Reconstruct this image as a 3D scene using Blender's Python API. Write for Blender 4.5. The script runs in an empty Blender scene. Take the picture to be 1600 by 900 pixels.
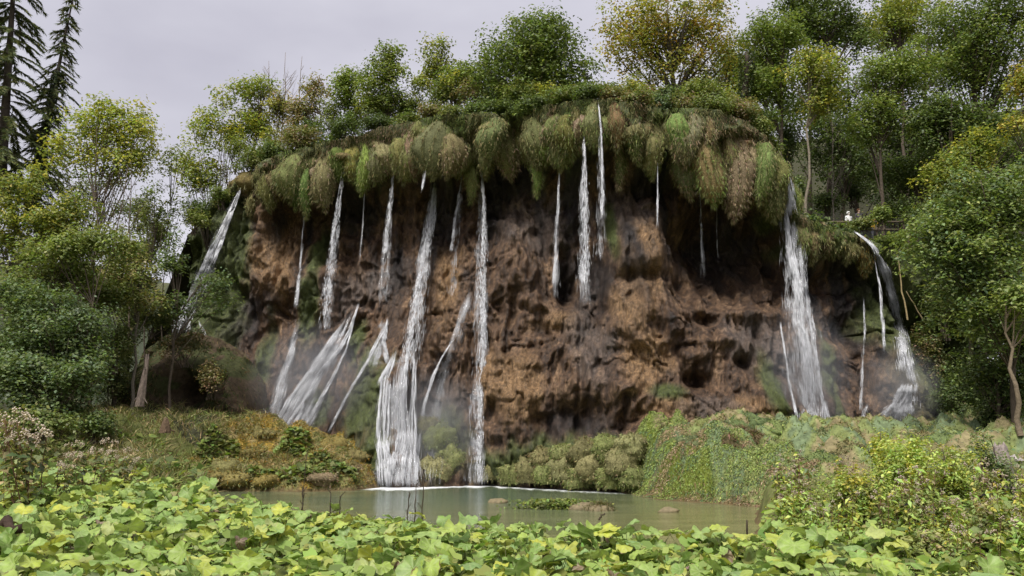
import bpy, math, random
import numpy as np

# ------------------------------------------------------------------ camera, sky, sun, exposure
rng = np.random.default_rng(11)
random.seed(5)
scene = bpy.context.scene
COL = scene.collection
PITCH = math.radians(10.45); FPX = 1280.0; CAMH = 2.2
cam_d = bpy.data.cameras.new("camera"); cam = bpy.data.objects.new("camera", cam_d); COL.objects.link(cam)
cam.location = (0, 0, CAMH); cam.rotation_euler = (math.pi / 2 + PITCH, 0, 0)
cam_d.sensor_width = 36.0; cam_d.lens = 36.0 * FPX / 1600.0; cam_d.clip_end = 3000.0
scene.camera = cam

SUN_EL, SUN_AZ = 58.0, 205.0        # azimuth: compass style, 180 = behind the camera
w = bpy.data.worlds.new("World"); scene.world = w; w.use_nodes = True
nt = w.node_tree; nt.nodes.clear()
o_ = nt.nodes.new("ShaderNodeOutputWorld")
sky = nt.nodes.new("ShaderNodeTexSky"); sky.sky_type = 'NISHITA'; sky.sun_disc = False
sky.sun_elevation = math.radians(SUN_EL); sky.sun_rotation = math.radians(SUN_AZ)
sky.air_density = 1.5; sky.dust_density = 4.0
b1 = nt.nodes.new("ShaderNodeBackground"); b1.inputs[1].default_value = 0.06
nt.links.new(sky.outputs[0], b1.inputs[0])
tc = nt.nodes.new("ShaderNodeTexCoord")
mp = nt.nodes.new("ShaderNodeMapping"); mp.inputs['Scale'].default_value = (1.0, 1.0, 2.2)
nt.links.new(tc.outputs['Generated'], mp.inputs[0])
nz = nt.nodes.new("ShaderNodeTexNoise"); nz.inputs['Scale'].default_value = 2.1; nz.inputs['Detail'].default_value = 5
nz.inputs['Roughness'].default_value = 0.5
nt.links.new(mp.outputs[0], nz.inputs[0])
cr = nt.nodes.new("ShaderNodeValToRGB")
cr.color_ramp.elements[0].position = 0.33; cr.color_ramp.elements[0].color = (0.405, 0.395, 0.455, 1)
cr.color_ramp.elements[1].position = 0.72; cr.color_ramp.elements[1].color = (0.60, 0.59, 0.645, 1)
nt.links.new(nz.outputs[0], cr.inputs[0])
b2 = nt.nodes.new("ShaderNodeBackground"); b2.inputs[1].default_value = 0.455
nt.links.new(cr.outputs[0], b2.inputs[0])
mx = nt.nodes.new("ShaderNodeMixShader"); mx.inputs[0].default_value = 0.95
nt.links.new(b1.outputs[0], mx.inputs[1]); nt.links.new(b2.outputs[0], mx.inputs[2])
nt.links.new(mx.outputs[0], o_.inputs[0])

sun_d = bpy.data.lights.new("sun", 'SUN'); sun = bpy.data.objects.new("sun", sun_d); COL.objects.link(sun)
sun_d.energy = 1.5; sun_d.angle = math.radians(22); sun_d.color = (1.0, 0.97, 0.92)
_a = math.radians(SUN_AZ); _e = math.radians(SUN_EL)
from mathutils import Vector, Matrix
_sd = Vector((math.sin(_a) * math.cos(_e), math.cos(_a) * math.cos(_e), math.sin(_e)))
sun.rotation_euler = _sd.to_track_quat('Z', 'Y').to_euler()

vs = scene.view_settings
vs.view_transform = 'Standard'; vs.look = 'None'; vs.exposure = 1.62; vs.gamma = 1.0; vs.use_curve_mapping = False
scene.render.engine = 'CYCLES'
cy = scene.cycles
cy.use_denoising = True; cy.max_bounces = 6; cy.diffuse_bounces = 3; cy.glossy_bounces = 2
cy.transmission_bounces = 4; cy.transparent_max_bounces = 12; cy.use_adaptive_sampling = True
cy.adaptive_threshold = 0.02; cy.volume_bounces = 0; cy.caustics_reflective = False; cy.caustics_refractive = False

# ------------------------------------------------------------------ helpers
def at(px, py, Y):
    px = np.asarray(px, float); py = np.asarray(py, float); Y = np.asarray(Y, float)
    u = (px - 800) / FPX; v = (450 - py) / FPX
    dy = math.cos(PITCH) - v * math.sin(PITCH); dz = math.sin(PITCH) + v * math.cos(PITCH)
    s = Y / dy
    return np.stack([u * s, Y + 0 * s, CAMH + dz * s], -1)

def to_px(p):
    p = np.asarray(p, float)
    x, y, z = p[..., 0], p[..., 1], p[..., 2] - CAMH
    d = y * math.cos(PITCH) + z * math.sin(PITCH); h = -y * math.sin(PITCH) + z * math.cos(PITCH)
    return 800 + FPX * x / d, 450 - FPX * h / d

def smooth(a, b, x):
    t = np.clip((x - a) / (b - a), 0, 1); return t * t * (3 - 2 * t)

def _hash(i, j, k, s):
    h = (i.astype(np.int64) * 374761393 + j.astype(np.int64) * 668265263 + k.astype(np.int64) * 2147483647 + s * 974634521) & 0xffffffff
    h = ((h ^ (h >> 13)) * 1274126177) & 0xffffffff
    h = ((h ^ (h >> 15)) * 2246822519) & 0xffffffff
    h = h ^ (h >> 16)
    return h / 4294967295.0

def vnoise(x, y, z, seed=0):
    x, y, z = np.broadcast_arrays(x, y, z)
    i, j, k = np.floor(x), np.floor(y), np.floor(z)
    f, g, h = x - i, y - j, z - k
    f, g, h = f * f * (3 - 2 * f), g * g * (3 - 2 * g), h * h * (3 - 2 * h)
    r = 0
    for a in (0, 1):
        for b in (0, 1):
            for c in (0, 1):
                r = r + _hash(i + a, j + b, k + c, seed) * (f if a else 1 - f) * (g if b else 1 - g) * (h if c else 1 - h)
    return r * 2 - 1

def fbm(x, y, z, oct=4, seed=0, gain=.5):
    r = 0; a = 1; n = 0
    for o in range(oct):
        r = r + a * vnoise(x, y, z, seed + o * 7); n += a
        x, y, z = x * 2.03, y * 2.03, z * 2.03; a *= gain
    return r / n

def worley2(x, y, seed=0):
    i, j = np.floor(x), np.floor(y); d1 = np.full(x.shape, 9.); cid = np.zeros(x.shape)
    for a in (-1, 0, 1):
        for b in (-1, 0, 1):
            ii, jj = i + a, j + b
            px = ii + _hash(ii, jj, ii * 0, seed); py = jj + _hash(ii, jj, ii * 0 + 5, seed)
            d = np.hypot(px - x, py - y); m = d < d1
            d1 = np.where(m, d, d1); cid = np.where(m, _hash(ii, jj, ii * 0 + 9, seed), cid)
    return d1, cid

def norm(v):
    return v / np.maximum(np.linalg.norm(v, axis=-1, keepdims=True), 1e-9)

MATS = {}
def mesh_np(name, V, F, mat=None, cols=None, attrs=None, smooth_=False):
    """V (n,3); F: list of (k,3) or (k,4) index arrays."""
    me = bpy.data.meshes.new(name)
    V = np.asarray(V, np.float32)
    if not isinstance(F, list): F = [F]
    F = [np.asarray(f, np.int32) for f in F if len(f)]
    nl = sum(f.size for f in F); npoly = sum(len(f) for f in F)
    me.vertices.add(len(V)); me.vertices.foreach_set("co", V.ravel())
    me.loops.add(nl); me.loops.foreach_set("vertex_index", np.concatenate([f.ravel() for f in F]))
    tot = np.concatenate([np.full(len(f), f.shape[1], np.int32) for f in F])
    st = np.concatenate([[0], np.cumsum(tot)[:-1]]).astype(np.int32)
    me.polygons.add(npoly); me.polygons.foreach_set("loop_start", st)
    try: me.polygons.foreach_set("loop_total", tot)
    except Exception: pass
    if smooth_: me.polygons.foreach_set("use_smooth", np.ones(npoly, bool))
    if cols is not None:
        c = np.ones((len(V), 4), np.float32); c[:, :3] = cols
        a = me.color_attributes.new("Col", 'FLOAT_COLOR', 'POINT'); a.data.foreach_set("color", c.ravel())
    for k, v in (attrs or {}).items():
        a = me.attributes.new(k, 'FLOAT', 'POINT'); a.data.foreach_set("value", np.asarray(v, np.float32).ravel())
    me.update(calc_edges=True); me.validate()
    if mat: me.materials.append(MATS[mat])
    return me

def ob(name, me, parent=None, loc=None, rz=None, scale=None):
    o = bpy.data.objects.new(name, me); COL.objects.link(o)
    if parent is not None: o.parent = parent
    if loc is not None: o.location = loc
    if rz is not None: o.rotation_euler = (0, 0, rz)
    if scale is not None: o.scale = (scale,) * 3 if np.isscalar(scale) else scale
    return o

def tag(o, label=None, cat=None, group=None, kind=None):
    if label: o["label"] = label
    if cat: o["category"] = cat
    if group: o["group"] = group
    if kind: o["kind"] = kind
    return o

def thing(name, label, cat, loc=(0, 0, 0), group=None, rz=0):
    o = ob(name, None, None, [float(c) for c in loc], rz); o.empty_display_size = 0.2
    return tag(o, label, cat, group)

def grid_faces(nx, ny):
    i = np.arange(nx - 1)[:, None] * ny + np.arange(ny - 1)[None, :]
    i = i.ravel()
    return np.stack([i, i + ny, i + ny + 1, i + 1], -1)

class Acc:
    """collects pieces of one mesh"""
    def __init__(s): s.V = []; s.Q = []; s.T = []; s.C = []; s.n = 0
    def add(s, V, quads=None, tris=None, col=(1, 1, 1)):
        V = np.asarray(V, float).reshape(-1, 3)
        if quads is not None and len(quads): s.Q.append(np.asarray(quads) + s.n)
        if tris is not None and len(tris): s.T.append(np.asarray(tris) + s.n)
        c = np.asarray(col, float); s.C.append(np.broadcast_to(c, (len(V), 3)) if c.ndim == 1 else c)
        s.V.append(V); s.n += len(V); return s
    def tube(s, pts, rad, sides=6, col=(1, 1, 1), cap=True):
        pts = np.asarray(pts, float); n = len(pts); rad = np.broadcast_to(np.asarray(rad, float), (n,))
        t = norm(np.gradient(pts, axis=0))
        up = np.array([0, 0, 1.]) if abs(t[0, 2]) < .9 else np.array([1., 0, 0])
        a = norm(np.cross(t, up)); b = np.cross(t, a)
        th = np.arange(sides) * 2 * math.pi / sides
        V = pts[:, None] + rad[:, None, None] * (np.cos(th)[None, :, None] * a[:, None] + np.sin(th)[None, :, None] * b[:, None])
        q = []
        for i in range(n - 1):
            for j in range(sides):
                k = (j + 1) % sides
                q.append((i * sides + j, i * sides + k, (i + 1) * sides + k, (i + 1) * sides + j))
        V = V.reshape(-1, 3); tr = []
        if cap:
            V = np.concatenate([V, pts[-1:]]); e = len(V) - 1
            tr = [((n - 1) * sides + j, (n - 1) * sides + (j + 1) % sides, e) for j in range(sides)]
        return s.add(V, q, tr, col)
    def box(s, c, sz, col=(1, 1, 1), R=None):
        c = np.asarray(c, float); h = np.asarray(sz, float) / 2
        V = np.array([[x, y, z] for x in (-1, 1) for y in (-1, 1) for z in (-1, 1)]) * h
        if R is not None: V = V @ np.asarray(R).T
        return s.add(V + c, [(0, 1, 3, 2), (4, 6, 7, 5), (0, 4, 5, 1), (2, 3, 7, 6), (0, 2, 6, 4), (1, 5, 7, 3)], None, col)
    def mesh(s, name, mat, smooth_=False, attrs=None):
        F = []
        if s.Q: F.append(np.concatenate(s.Q))
        if s.T: F.append(np.concatenate(s.T))
        return mesh_np(name, np.concatenate(s.V), F, mat, np.concatenate(s.C), attrs, smooth_)

# ------------------------------------------------------------------ materials
def new_mat(name):
    m = bpy.data.materials.new(name); m.use_nodes = True; MATS[name] = m
    n = m.node_tree.nodes; return m, n, m.node_tree.links, n["Principled BSDF"], n["Material Output"]

def N(n, t, **k):
    a = n.new(t)
    for kk, v in k.items():
        if kk in a.inputs: a.inputs[kk].default_value = v
        else: setattr(a, kk, v)
    return a

def mixc(n, l, fac, a, b, mode='MIX'):
    m = n.new("ShaderNodeMix"); m.data_type = 'RGBA'; m.blend_type = mode
    for s, v in ((m.inputs[0], fac), (m.inputs[6], a), (m.inputs[7], b)):
        if hasattr(v, 'is_linked') or isinstance(v, bpy.types.NodeSocket): l.new(v, s)
        else: s.default_value = v if not isinstance(v, tuple) else (*v, 1)[:4]
    return m.outputs[2]

def ramp(n, l, src, stops):
    r = n.new("ShaderNodeValToRGB"); e = r.color_ramp.elements
    while len(e) < len(stops): e.new(0.5)
    for el, (p, c) in zip(e, stops):
        el.position = p; el.color = (*c, 1) if not np.isscalar(c) else (c, c, c, 1)
    l.new(src, r.inputs[0]); return r.outputs[0]

def attr_mat(name, rough=.6, transl=0.0, noise=0.0, nscale=8.0, bump=0.0, spec=.3):
    m, n, l, p, out = new_mat(name)
    a = N(n, "ShaderNodeAttribute", attribute_name="Col")
    c = a.outputs['Color']
    if noise:
        co = N(n, "ShaderNodeTexCoord"); t = N(n, "ShaderNodeTexNoise", Scale=nscale, Detail=6.0, Roughness=.65); l.new(co.outputs['Object'], t.inputs[0])
        v = ramp(n, l, t.outputs[0], [(.25, 1 - noise), (.75, 1 + noise)])
        c = mixc(n, l, 1.0, c, v, 'MULTIPLY')
        if bump:
            b = N(n, "ShaderNodeBump", Strength=bump, Distance=.05); l.new(t.outputs[0], b.inputs['Height']); l.new(b.outputs[0], p.inputs['Normal'])
    l.new(c, p.inputs['Base Color']); p.inputs['Roughness'].default_value = rough; p.inputs['Specular IOR Level'].default_value = spec
    if transl:
        tr = N(n, "ShaderNodeBsdfTranslucent"); l.new(mixc(n, l, 1.0, c, (1.15, 1.2, .6), 'MULTIPLY'), tr.inputs[0])
        ms = N(n, "ShaderNodeMixShader"); ms.inputs[0].default_value = transl
        l.new(p.outputs[0], ms.inputs[1]); l.new(tr.outputs[0], ms.inputs[2]); l.new(ms.outputs[0], out.inputs[0])
    return m

attr_mat("leaf", .5, .35, spec=.4)
attr_mat("needle", .6, .15, spec=.2)
attr_mat("moss", .85, .15, spec=.1)
attr_mat("mossbody", .9, 0, .7, 16.0, 1.0, spec=.05)
attr_mat("bark", .85, 0, .45, 9.0, .8, spec=.2)
attr_mat("stone", .75, 0, .45, 7.0, .8, spec=.3)
attr_mat("matte", .8, 0, spec=.2)
attr_mat("petal", .8, .3, spec=.1)
attr_mat("grassmat", .65, .25, spec=.2)
attr_mat("ground", .9, 0, .55, 5.0, .6, spec=.15)

def rock_mat():
    m, n, l, p, out = new_mat("rock")
    co = N(n, "ShaderNodeTexCoord"); P = co.outputs['Object']
    ms = N(n, "ShaderNodeMapping"); ms.inputs['Scale'].default_value = (1.3, 1.3, .5); l.new(P, ms.inputs[0])
    n1 = N(n, "ShaderNodeTexNoise", Scale=1.1, Detail=8.0, Roughness=.68, Distortion=.6); l.new(ms.outputs[0], n1.inputs[0])
    n2 = N(n, "ShaderNodeTexNoise", Scale=7.0, Detail=7.0, Roughness=.7, Distortion=.4); l.new(ms.outputs[0], n2.inputs[0])
    n3 = N(n, "ShaderNodeTexVoronoi", Scale=3.4, feature='DISTANCE_TO_EDGE'); 
    wv = mixc(n, l, .25, P, n2.outputs['Color'], 'ADD'); l.new(wv, n3.inputs[0])
    base = ramp(n, l, n1.outputs[0], [(.30, (.030, .019, .013)), (.44, (.074, .044, .027)), (.56, (.155, .092, .052)), (.72, (.33, .215, .125))])
    grn = ramp(n, l, n2.outputs[0], [(.30, .32), (.62, 1.3)])
    c = mixc(n, l, 1.0, base, grn, 'MULTIPLY')
    ms2 = N(n, "ShaderNodeMapping"); ms2.inputs['Scale'].default_value = (1.0, 1.0, .22); l.new(P, ms2.inputs[0])
    n6 = N(n, "ShaderNodeTexNoise", Scale=5.5, Detail=6.0, Roughness=.7, Distortion=.8); l.new(ms2.outputs[0], n6.inputs[0])
    n7 = N(n, "ShaderNodeTexNoise", Scale=11.0, Detail=7.0, Roughness=.78); l.new(P, n7.inputs[0])
    oc = N(n, "ShaderNodeAttribute", attribute_name="ochre"); mo = N(n, "ShaderNodeAttribute", attribute_name="moss"); gr = N(n, "ShaderNodeAttribute", attribute_name="grey")
    och = ramp(n, l, n2.outputs[0], [(.32, (.085, .046, .020)), (.68, (.42, .26, .125))])
    c = mixc(n, l, oc.outputs['Fac'], c, och)
    gy = ramp(n, l, n2.outputs[0], [(.3, (.055, .045, .040)), (.7, (.20, .165, .145))])
    c = mixc(n, l, gr.outputs['Fac'], c, gy)
    mc = ramp(n, l, n2.outputs[0], [(.3, (.035, .046, .014)), (.55, (.085, .105, .028)), (.8, (.19, .20, .065))])
    wt = N(n, "ShaderNodeAttribute", attribute_name="wet_shade"); c = mixc(n, l, wt.outputs['Fac'], c, ramp(n, l, n2.outputs[0], [(.3, (.012, .010, .011)), (.7, (.055, .042, .036))]))  # near-black tone: seep streaks plus shade of the hollows painted into the rock
    c = mixc(n, l, mo.outputs['Fac'], c, mc)
    c = mixc(n, l, 1.0, c, ramp(n, l, n6.outputs[0], [(.32, .55), (.66, 1.4)]), 'MULTIPLY')
    c = mixc(n, l, 1.0, c, ramp(n, l, n7.outputs[0], [(.32, .6), (.52, 1.0), (.72, 1.45)]), 'MULTIPLY')
    l.new(c, p.inputs['Base Color'])
    rr = ramp(n, l, n1.outputs[0], [(.3, .35), (.7, .75)]); l.new(rr, p.inputs['Roughness'])
    p.inputs['Specular IOR Level'].default_value = .4
    b = N(n, "ShaderNodeBump", Strength=.9, Distance=.10); l.new(n2.outputs[0], b.inputs['Height'])
    cr2 = ramp(n, l, n3.outputs['Distance'], [(.0, 0.0), (.12, 1.0)])
    b2 = N(n, "ShaderNodeBump", Strength=.12, Distance=.06); l.new(cr2, b2.inputs['Height']); l.new(b.outputs[0], b2.inputs['Normal'])
    b3 = N(n, "ShaderNodeBump", Strength=.8, Distance=.05); l.new(n7.outputs[0], b3.inputs['Height']); l.new(b2.outputs[0], b3.inputs['Normal'])
    b4 = N(n, "ShaderNodeBump", Strength=.7, Distance=.10); l.new(n6.outputs[0], b4.inputs['Height']); l.new(b3.outputs[0], b4.inputs['Normal'])
    l.new(b4.outputs[0], p.inputs['Normal'])
rock_mat()

def water_mat():
    m, n, l, p, out = new_mat("water")
    co = N(n, "ShaderNodeTexCoord"); P = co.outputs['Object']
    mp = N(n, "ShaderNodeMapping"); mp.inputs['Scale'].default_value = (.45, 1.6, 1); l.new(P, mp.inputs[0])
    n1 = N(n, "ShaderNodeTexNoise", Scale=.9, Detail=5.0, Roughness=.6); l.new(mp.outputs[0], n1.inputs[0])
    dp = N(n, "ShaderNodeAttribute", attribute_name="depth")
    sh = ramp(n, l, n1.outputs[0], [(.3, (.125, .130, .052)), (.7, (.26, .25, .11))])
    de = ramp(n, l, n1.outputs[0], [(.3, (.060, .098, .060)), (.7, (.14, .19, .125))])
    c = mixc(n, l, dp.outputs['Fac'], sh, de)
    fo = N(n, "ShaderNodeAttribute", attribute_name="foam")
    n4 = N(n, "ShaderNodeTexNoise", Scale=5.0, Detail=6.0, Roughness=.7); l.new(P, n4.inputs[0])
    fm = N(n, "ShaderNodeMath", operation='MULTIPLY_ADD'); l.new(n4.outputs[0], fm.inputs[0]); fm.inputs[1].default_value = 1.6; l.new(fo.outputs['Fac'], fm.inputs[2])
    ff = ramp(n, l, fm.outputs[0], [(.0, 0.0), (.99, 0.0), (1.0, 0.02)])
    f2 = N(n, "ShaderNodeMapRange"); f2.inputs[1].default_value = 1.05; f2.inputs[2].default_value = 1.7; l.new(fm.outputs[0], f2.inputs[0])
    c = mixc(n, l, f2.outputs[0], c, (.82, .84, .86))
    l.new(c, p.inputs['Base Color'])
    r = N(n, "ShaderNodeMapRange"); r.inputs[3].default_value = .07; r.inputs[4].default_value = .7; l.new(f2.outputs[0], r.inputs[0]); l.new(r.outputs[0], p.inputs['Roughness'])
    p.inputs['IOR'].default_value = 1.33
    mp2 = N(n, "ShaderNodeMapping"); mp2.inputs['Scale'].default_value = (1.0, 2.6, 1); l.new(P, mp2.inputs[0])
    n2 = N(n, "ShaderNodeTexNoise", Scale=2.2, Detail=4.0, Roughness=.55); l.new(mp2.outputs[0], n2.inputs[0])
    b = N(n, "ShaderNodeBump", Strength=.5, Distance=.06); l.new(n2.outputs[0], b.inputs['Height']); l.new(b.outputs[0], p.inputs['Normal'])
water_mat()

def fall_mat(name, alpha):
    m, n, l, p, out = new_mat(name)
    g = N(n, "ShaderNodeNewGeometry")
    vm = N(n, "ShaderNodeVectorMath", operation='MULTIPLY_ADD'); l.new(g.outputs['Normal'], vm.inputs[0]); vm.inputs[1].default_value = (.5, .5, .5); vm.inputs[2].default_value = (0, -.62, .72)
    nn = N(n, "ShaderNodeVectorMath", operation='NORMALIZE'); l.new(vm.outputs[0], nn.inputs[0])
    d = N(n, "ShaderNodeBsdfDiffuse"); d.inputs[0].default_value = (.93, .94, .97, 1); l.new(nn.outputs[0], d.inputs['Normal'])
    t = N(n, "ShaderNodeBsdfTransparent")
    ms = N(n, "ShaderNodeMixShader"); ms.inputs[0].default_value = alpha
    l.new(t.outputs[0], ms.inputs[1]); l.new(d.outputs[0], ms.inputs[2]); l.new(ms.outputs[0], out.inputs[0])
    n.remove(p)
fall_mat("fallwater", .5)
fall_mat("veil", .13)

def butterbur_mat(name, stops):
    m, n, l, p, out = new_mat(name)
    oi = N(n, "ShaderNodeObjectInfo")
    base = ramp(n, l, oi.outputs['Random'], stops)
    co = N(n, "ShaderNodeTexCoord")
    t = N(n, "ShaderNodeTexNoise", Scale=7.0, Detail=5.0, Roughness=.65); l.new(co.outputs['Object'], t.inputs[0])
    # per-leaf offset of the blotches
    mp = N(n, "ShaderNodeVectorMath", operation='ADD'); l.new(co.outputs['Object'], mp.inputs[0])
    sc = N(n, "ShaderNodeMath", operation='MULTIPLY'); l.new(oi.outputs['Random'], sc.inputs[0]); sc.inputs[1].default_value = 53.0; l.new(sc.outputs[0], mp.inputs[1]); l.new(mp.outputs[0], t.inputs[0])
    c = mixc(n, l, 1.0, base, ramp(n, l, t.outputs[0], [(.3, .62), (.7, 1.3)]), 'MULTIPLY')
    ve = N(n, "ShaderNodeAttribute", attribute_name="vein"); ra = N(n, "ShaderNodeAttribute", attribute_name="rad")
    vm = N(n, "ShaderNodeMath", operation='MULTIPLY'); l.new(ve.outputs['Fac'], vm.inputs[0]); vm.inputs[1].default_value = .5
    c = mixc(n, l, vm.outputs[0], c, (.46, .52, .24))
    rm = N(n, "ShaderNodeMath", operation='MULTIPLY_ADD'); l.new(t.outputs[0], rm.inputs[0]); rm.inputs[1].default_value = .9; l.new(ra.outputs['Fac'], rm.inputs[2])
    rr = N(n, "ShaderNodeMapRange"); rr.inputs[1].default_value = 1.42; rr.inputs[2].default_value = 1.55; l.new(rm.outputs[0], rr.inputs[0])
    c = mixc(n, l, rr.outputs[0], c, (.15, .085, .04))
    st = N(n, "ShaderNodeAttribute", attribute_name="stalk")
    c = mixc(n, l, st.outputs['Fac'], c, (.16, .17, .06))
    l.new(c, p.inputs['Base Color']); p.inputs['Roughness'].default_value = .5; p.inputs['Specular IOR Level'].default_value = .35
    b = N(n, "ShaderNodeBump", Strength=.35, Distance=.02); l.new(t.outputs[0], b.inputs['Height']); l.new(b.outputs[0], p.inputs['Normal'])
    tr = N(n, "ShaderNodeBsdfTranslucent"); l.new(c, tr.inputs[0])
    ms = N(n, "ShaderNodeMixShader"); ms.inputs[0].default_value = .3
    l.new(p.outputs[0], ms.inputs[1]); l.new(tr.outputs[0], ms.inputs[2]); l.new(ms.outputs[0], out.inputs[0])
butterbur_mat("butterbur", [(0, (.19, .31, .065)), (.2, (.28, .40, .10)), (.42, (.36, .47, .085)), (.6, (.24, .37, .13)), (.76, (.42, .50, .085)), (.9, (.50, .52, .07)), (1, (.40, .46, .17))])
butterbur_mat("wilted", [(0, (.13, .085, .065)), (.5, (.26, .17, .14)), (1, (.20, .15, .06))])

# ------------------------------------------------------------------ the cliff
Y0X = [-30, -21, -18, -14, -8, -4, 0, 3, 6, 10, 14, 18, 24, 30, 40]
Y0Y = [58, 54, 49, 47, 45.5, 43.5, 41.5, 39.7, 38.4, 38.2, 39.5, 41, 42, 42, 42]
def Y0(x): return np.interp(x, Y0X, Y0Y)
LIP = [(240, 425), (290, 372), (330, 318), (362, 292), (390, 268), (450, 240), (520, 222), (600, 204), (680, 188), (760, 180), (850, 172), (930, 162), (1000, 166), (1100, 172), (1165, 192), (1200, 225), (1232, 264), (1256, 332), (1300, 352), (1345, 368), (1400, 396), (1445, 432), (1510, 470), (1600, 500), (1750, 520)]
def _lip():
    xs, zs = [], []
    for px, py in LIP:
        Y = 41.
        for _ in range(6):
            p = at(px, py, Y); Y = float(Y0(p[0])) - 0.9
        xs.append(p[0]); zs.append(p[2])
    return np.array(xs), np.array(zs)
LX, LZ = _lip()
def top(x): return np.interp(x, LX, LZ)

CX = np.arange(-21.5, 26.0, .072); NT = 285
CT = np.linspace(-.05, 1.0, NT)
gx, gt = np.meshgrid(CX, CT, indexing='ij')
gz = gt * top(gx)
def feat(px, py, rx, ry, amp, Y=41.):
    c = at(px, py, Y); sx = rx * Y / FPX; sz = ry * Y / FPX
    return amp * np.exp(-((gx - c[0]) / sx) ** 2 - ((gz - c[2]) / sz) ** 2)
wob = .045 * vnoise(gx * .55, gx * 0 + 3, gx * 0, 3) + .03 * vnoise(gx * 1.7, gx * 0 + 9, gx * 0, 4)
tt = gt + wob
prof = np.interp(tt, [-.05, 0, .1, .25, .45, .6, .75, .84, .9, .95, 1.05], [-2.5, -2.4, -2.0, -1.1, -.1, .9, 2.4, 2.9, 1.0, -.9, -1.5])
low = smooth(13.0, 15.0, gx) * (1 - smooth(19, 22, gx))
prof = prof * (1 - .35 * low) * np.where(prof > 0, 1 - smooth(-13.6, -15.4, gx), 1)
gy = Y0(gx) + prof
# cone of tufa below the cascades, fanning out to the pool
ca = at(610, 480, 43.); h = np.clip((ca[2] - gz) / ca[2], 0, 1.05)
wid = .6 + 5.2 * h
gy -= 3.4 * h ** .8 * smooth(1.15, 0, np.abs(gx - (ca[0] - .6 * h)) / wid)
gy -= 1.3 * smooth(.25, 0, np.abs(gz - at(640, 590, 42)[2]) / 9) * smooth(1, 0, np.abs(gx - at(625, 590, 42)[0]) / 2.2) * (gz < at(640, 566, 42)[2])
# moss cone carrying the fall at the far left
cl = at(352, 296, 47.); hl = np.clip((cl[2] - gz) / cl[2], 0, 1)
gy -= 5.2 * hl ** .8 * smooth(1.25, 0, np.abs(gx - (cl[0] - 1.6 * hl)) / (1.0 + 2.4 * hl))
# right-hand buttress under the broad fall
cb = at(1240, 300, 39.); hb = np.clip((cb[2] - gz) / cb[2], 0, 1)
gy -= 1.2 * hb * smooth(1.2, 0, np.abs(gx - (cb[0] + .9 * hb)) / (.7 + 1.5 * hb))
cb = at(1390, 400, 40.); hb = np.clip((cb[2] - gz) / cb[2], 0, 1)
gy -= 2.6 * hb * smooth(1.2, 0, np.abs(gx - (cb[0] + .6 * hb)) / (.8 + 2.0 * hb))
for f in [(885, 455, 17, 30, -2.6), (905, 415, 36, 46, -1.5), (1130, 405, 80, 66, -3.4), (1080, 370, 45, 44, -1.6), (1060, 455, 44, 34, -1.4), (1000, 400, 38, 75, 1.4), (955, 560, 38, 90, .9),
          (900, 660, 60, 32, -1.5), (1060, 605, 24, 14, -1.3), (1085, 512, 20, 10, -1.2), (1130, 576, 16, 9, -1.0), (1320, 520, 18, 38, -1.6), (1280, 445, 22, 18, -1.2), (820, 640, 40, 70, .8),
          (430, 400, 40, 60, .8), (380, 490, 26, 60, -1.3), (420, 470, 30, 30, -.6), (640, 430, 40, 80, -.5), (800, 290, 60, 30, -.7), (1010, 290, 60, 30, -.5), (700, 300, 40, 40, -.7),
          (780, 500, 16, 40, -.7), (810, 420, 25, 40, .5), (1180, 640, 70, 26, 1.4), (560, 350, 50, 60, -.6), (985, 505, 18, 25, .7), (1000, 445, 40, 10, -.8), (930, 465, 14, 50, -1.0), (860, 520, 40, 8, -.6), (1090, 545, 50, 9, .6), (1150, 500, 60, 10, .5)]:
    gy -= feat(*f)
# draperies, lumps and pits
warp = 1.1 * fbm(gx * .5, gz * .4, gx * 0, 3, 21)
rockz = 1 - smooth(.93, 1.0, tt)
n1 = fbm(gx * .42 + warp, gz * .26, gx * 0 + 1.7, 3, 31)
n2 = 1 - np.abs(fbm(gx * 1.5 + warp * 1.6, gz * .55, gx * 0 + 5.1, 3, 41)) * 2.4
d1, id1 = worley2(gx * .95 + .5 * warp, gz * .62 + .35 * vnoise(gx, gz, gx * 0, 8), 5)
d2, id2 = worley2(gx * 2.7 + warp, gz * 1.9, 6)
n3 = fbm(gx * 3.4 + warp, gz * 1.15, gx * 0, 4, 51)
n5 = fbm(gx * 2.6 + warp, gz * .22, gx * 0 + 3, 3, 81)
pit = np.clip(fbm(gx * .7 + warp, gz * .75, gx * 0 + 8, 3, 71) - .25, 0, 1)
gy += rockz * (-1.0 * n1 - .38 * n2 - .42 * (.6 - d1) * (.4 + id1) - .10 * (.6 - d2) * (.3 + id2) - .30 * n3 - .45 * n5 + 1.5 * pit)
gy += (1 - rockz) * (-.5 * n1 - .25 * n3)
gy += (.12 * fbm(gx * 7.5, gz * 2.3, gx * 0, 2, 62) + .05 * fbm(gx * 13, gz * 6, gx * 0, 2, 61)) * rockz
cr1 = np.abs(fbm(gx * .85 + 1.3 * warp, gz * .62, gx * 0 + 11, 3, 131)); cr2 = np.abs(fbm(gx * 2.4 + warp, gz * 1.3, gx * 0 + 17, 3, 141))
crz = rockz * smooth(-.35, .15, vnoise(gx * .35, gz * .35, gx * 0, 151))
gy += crz * (.30 * smooth(.08, 0, cr1) * smooth(-.3, .3, vnoise(gx * .9, gz * .9, gx * 0, 161)) + .10 * smooth(.07, 0, cr2)) - crz * .15 * np.clip(.35 - cr2, 0, 1)
d4, id4 = worley2(gx * 1.5 + .8 * warp, gz * 2.6 + .6 * vnoise(gx * 1.3, gz, gx * 0, 18), 15)
gy -= .12 * (id4 - .5) * rockz * smooth(-.1, .3, vnoise(gx * .5, gz * .4, gx * 0, 99))

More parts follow.
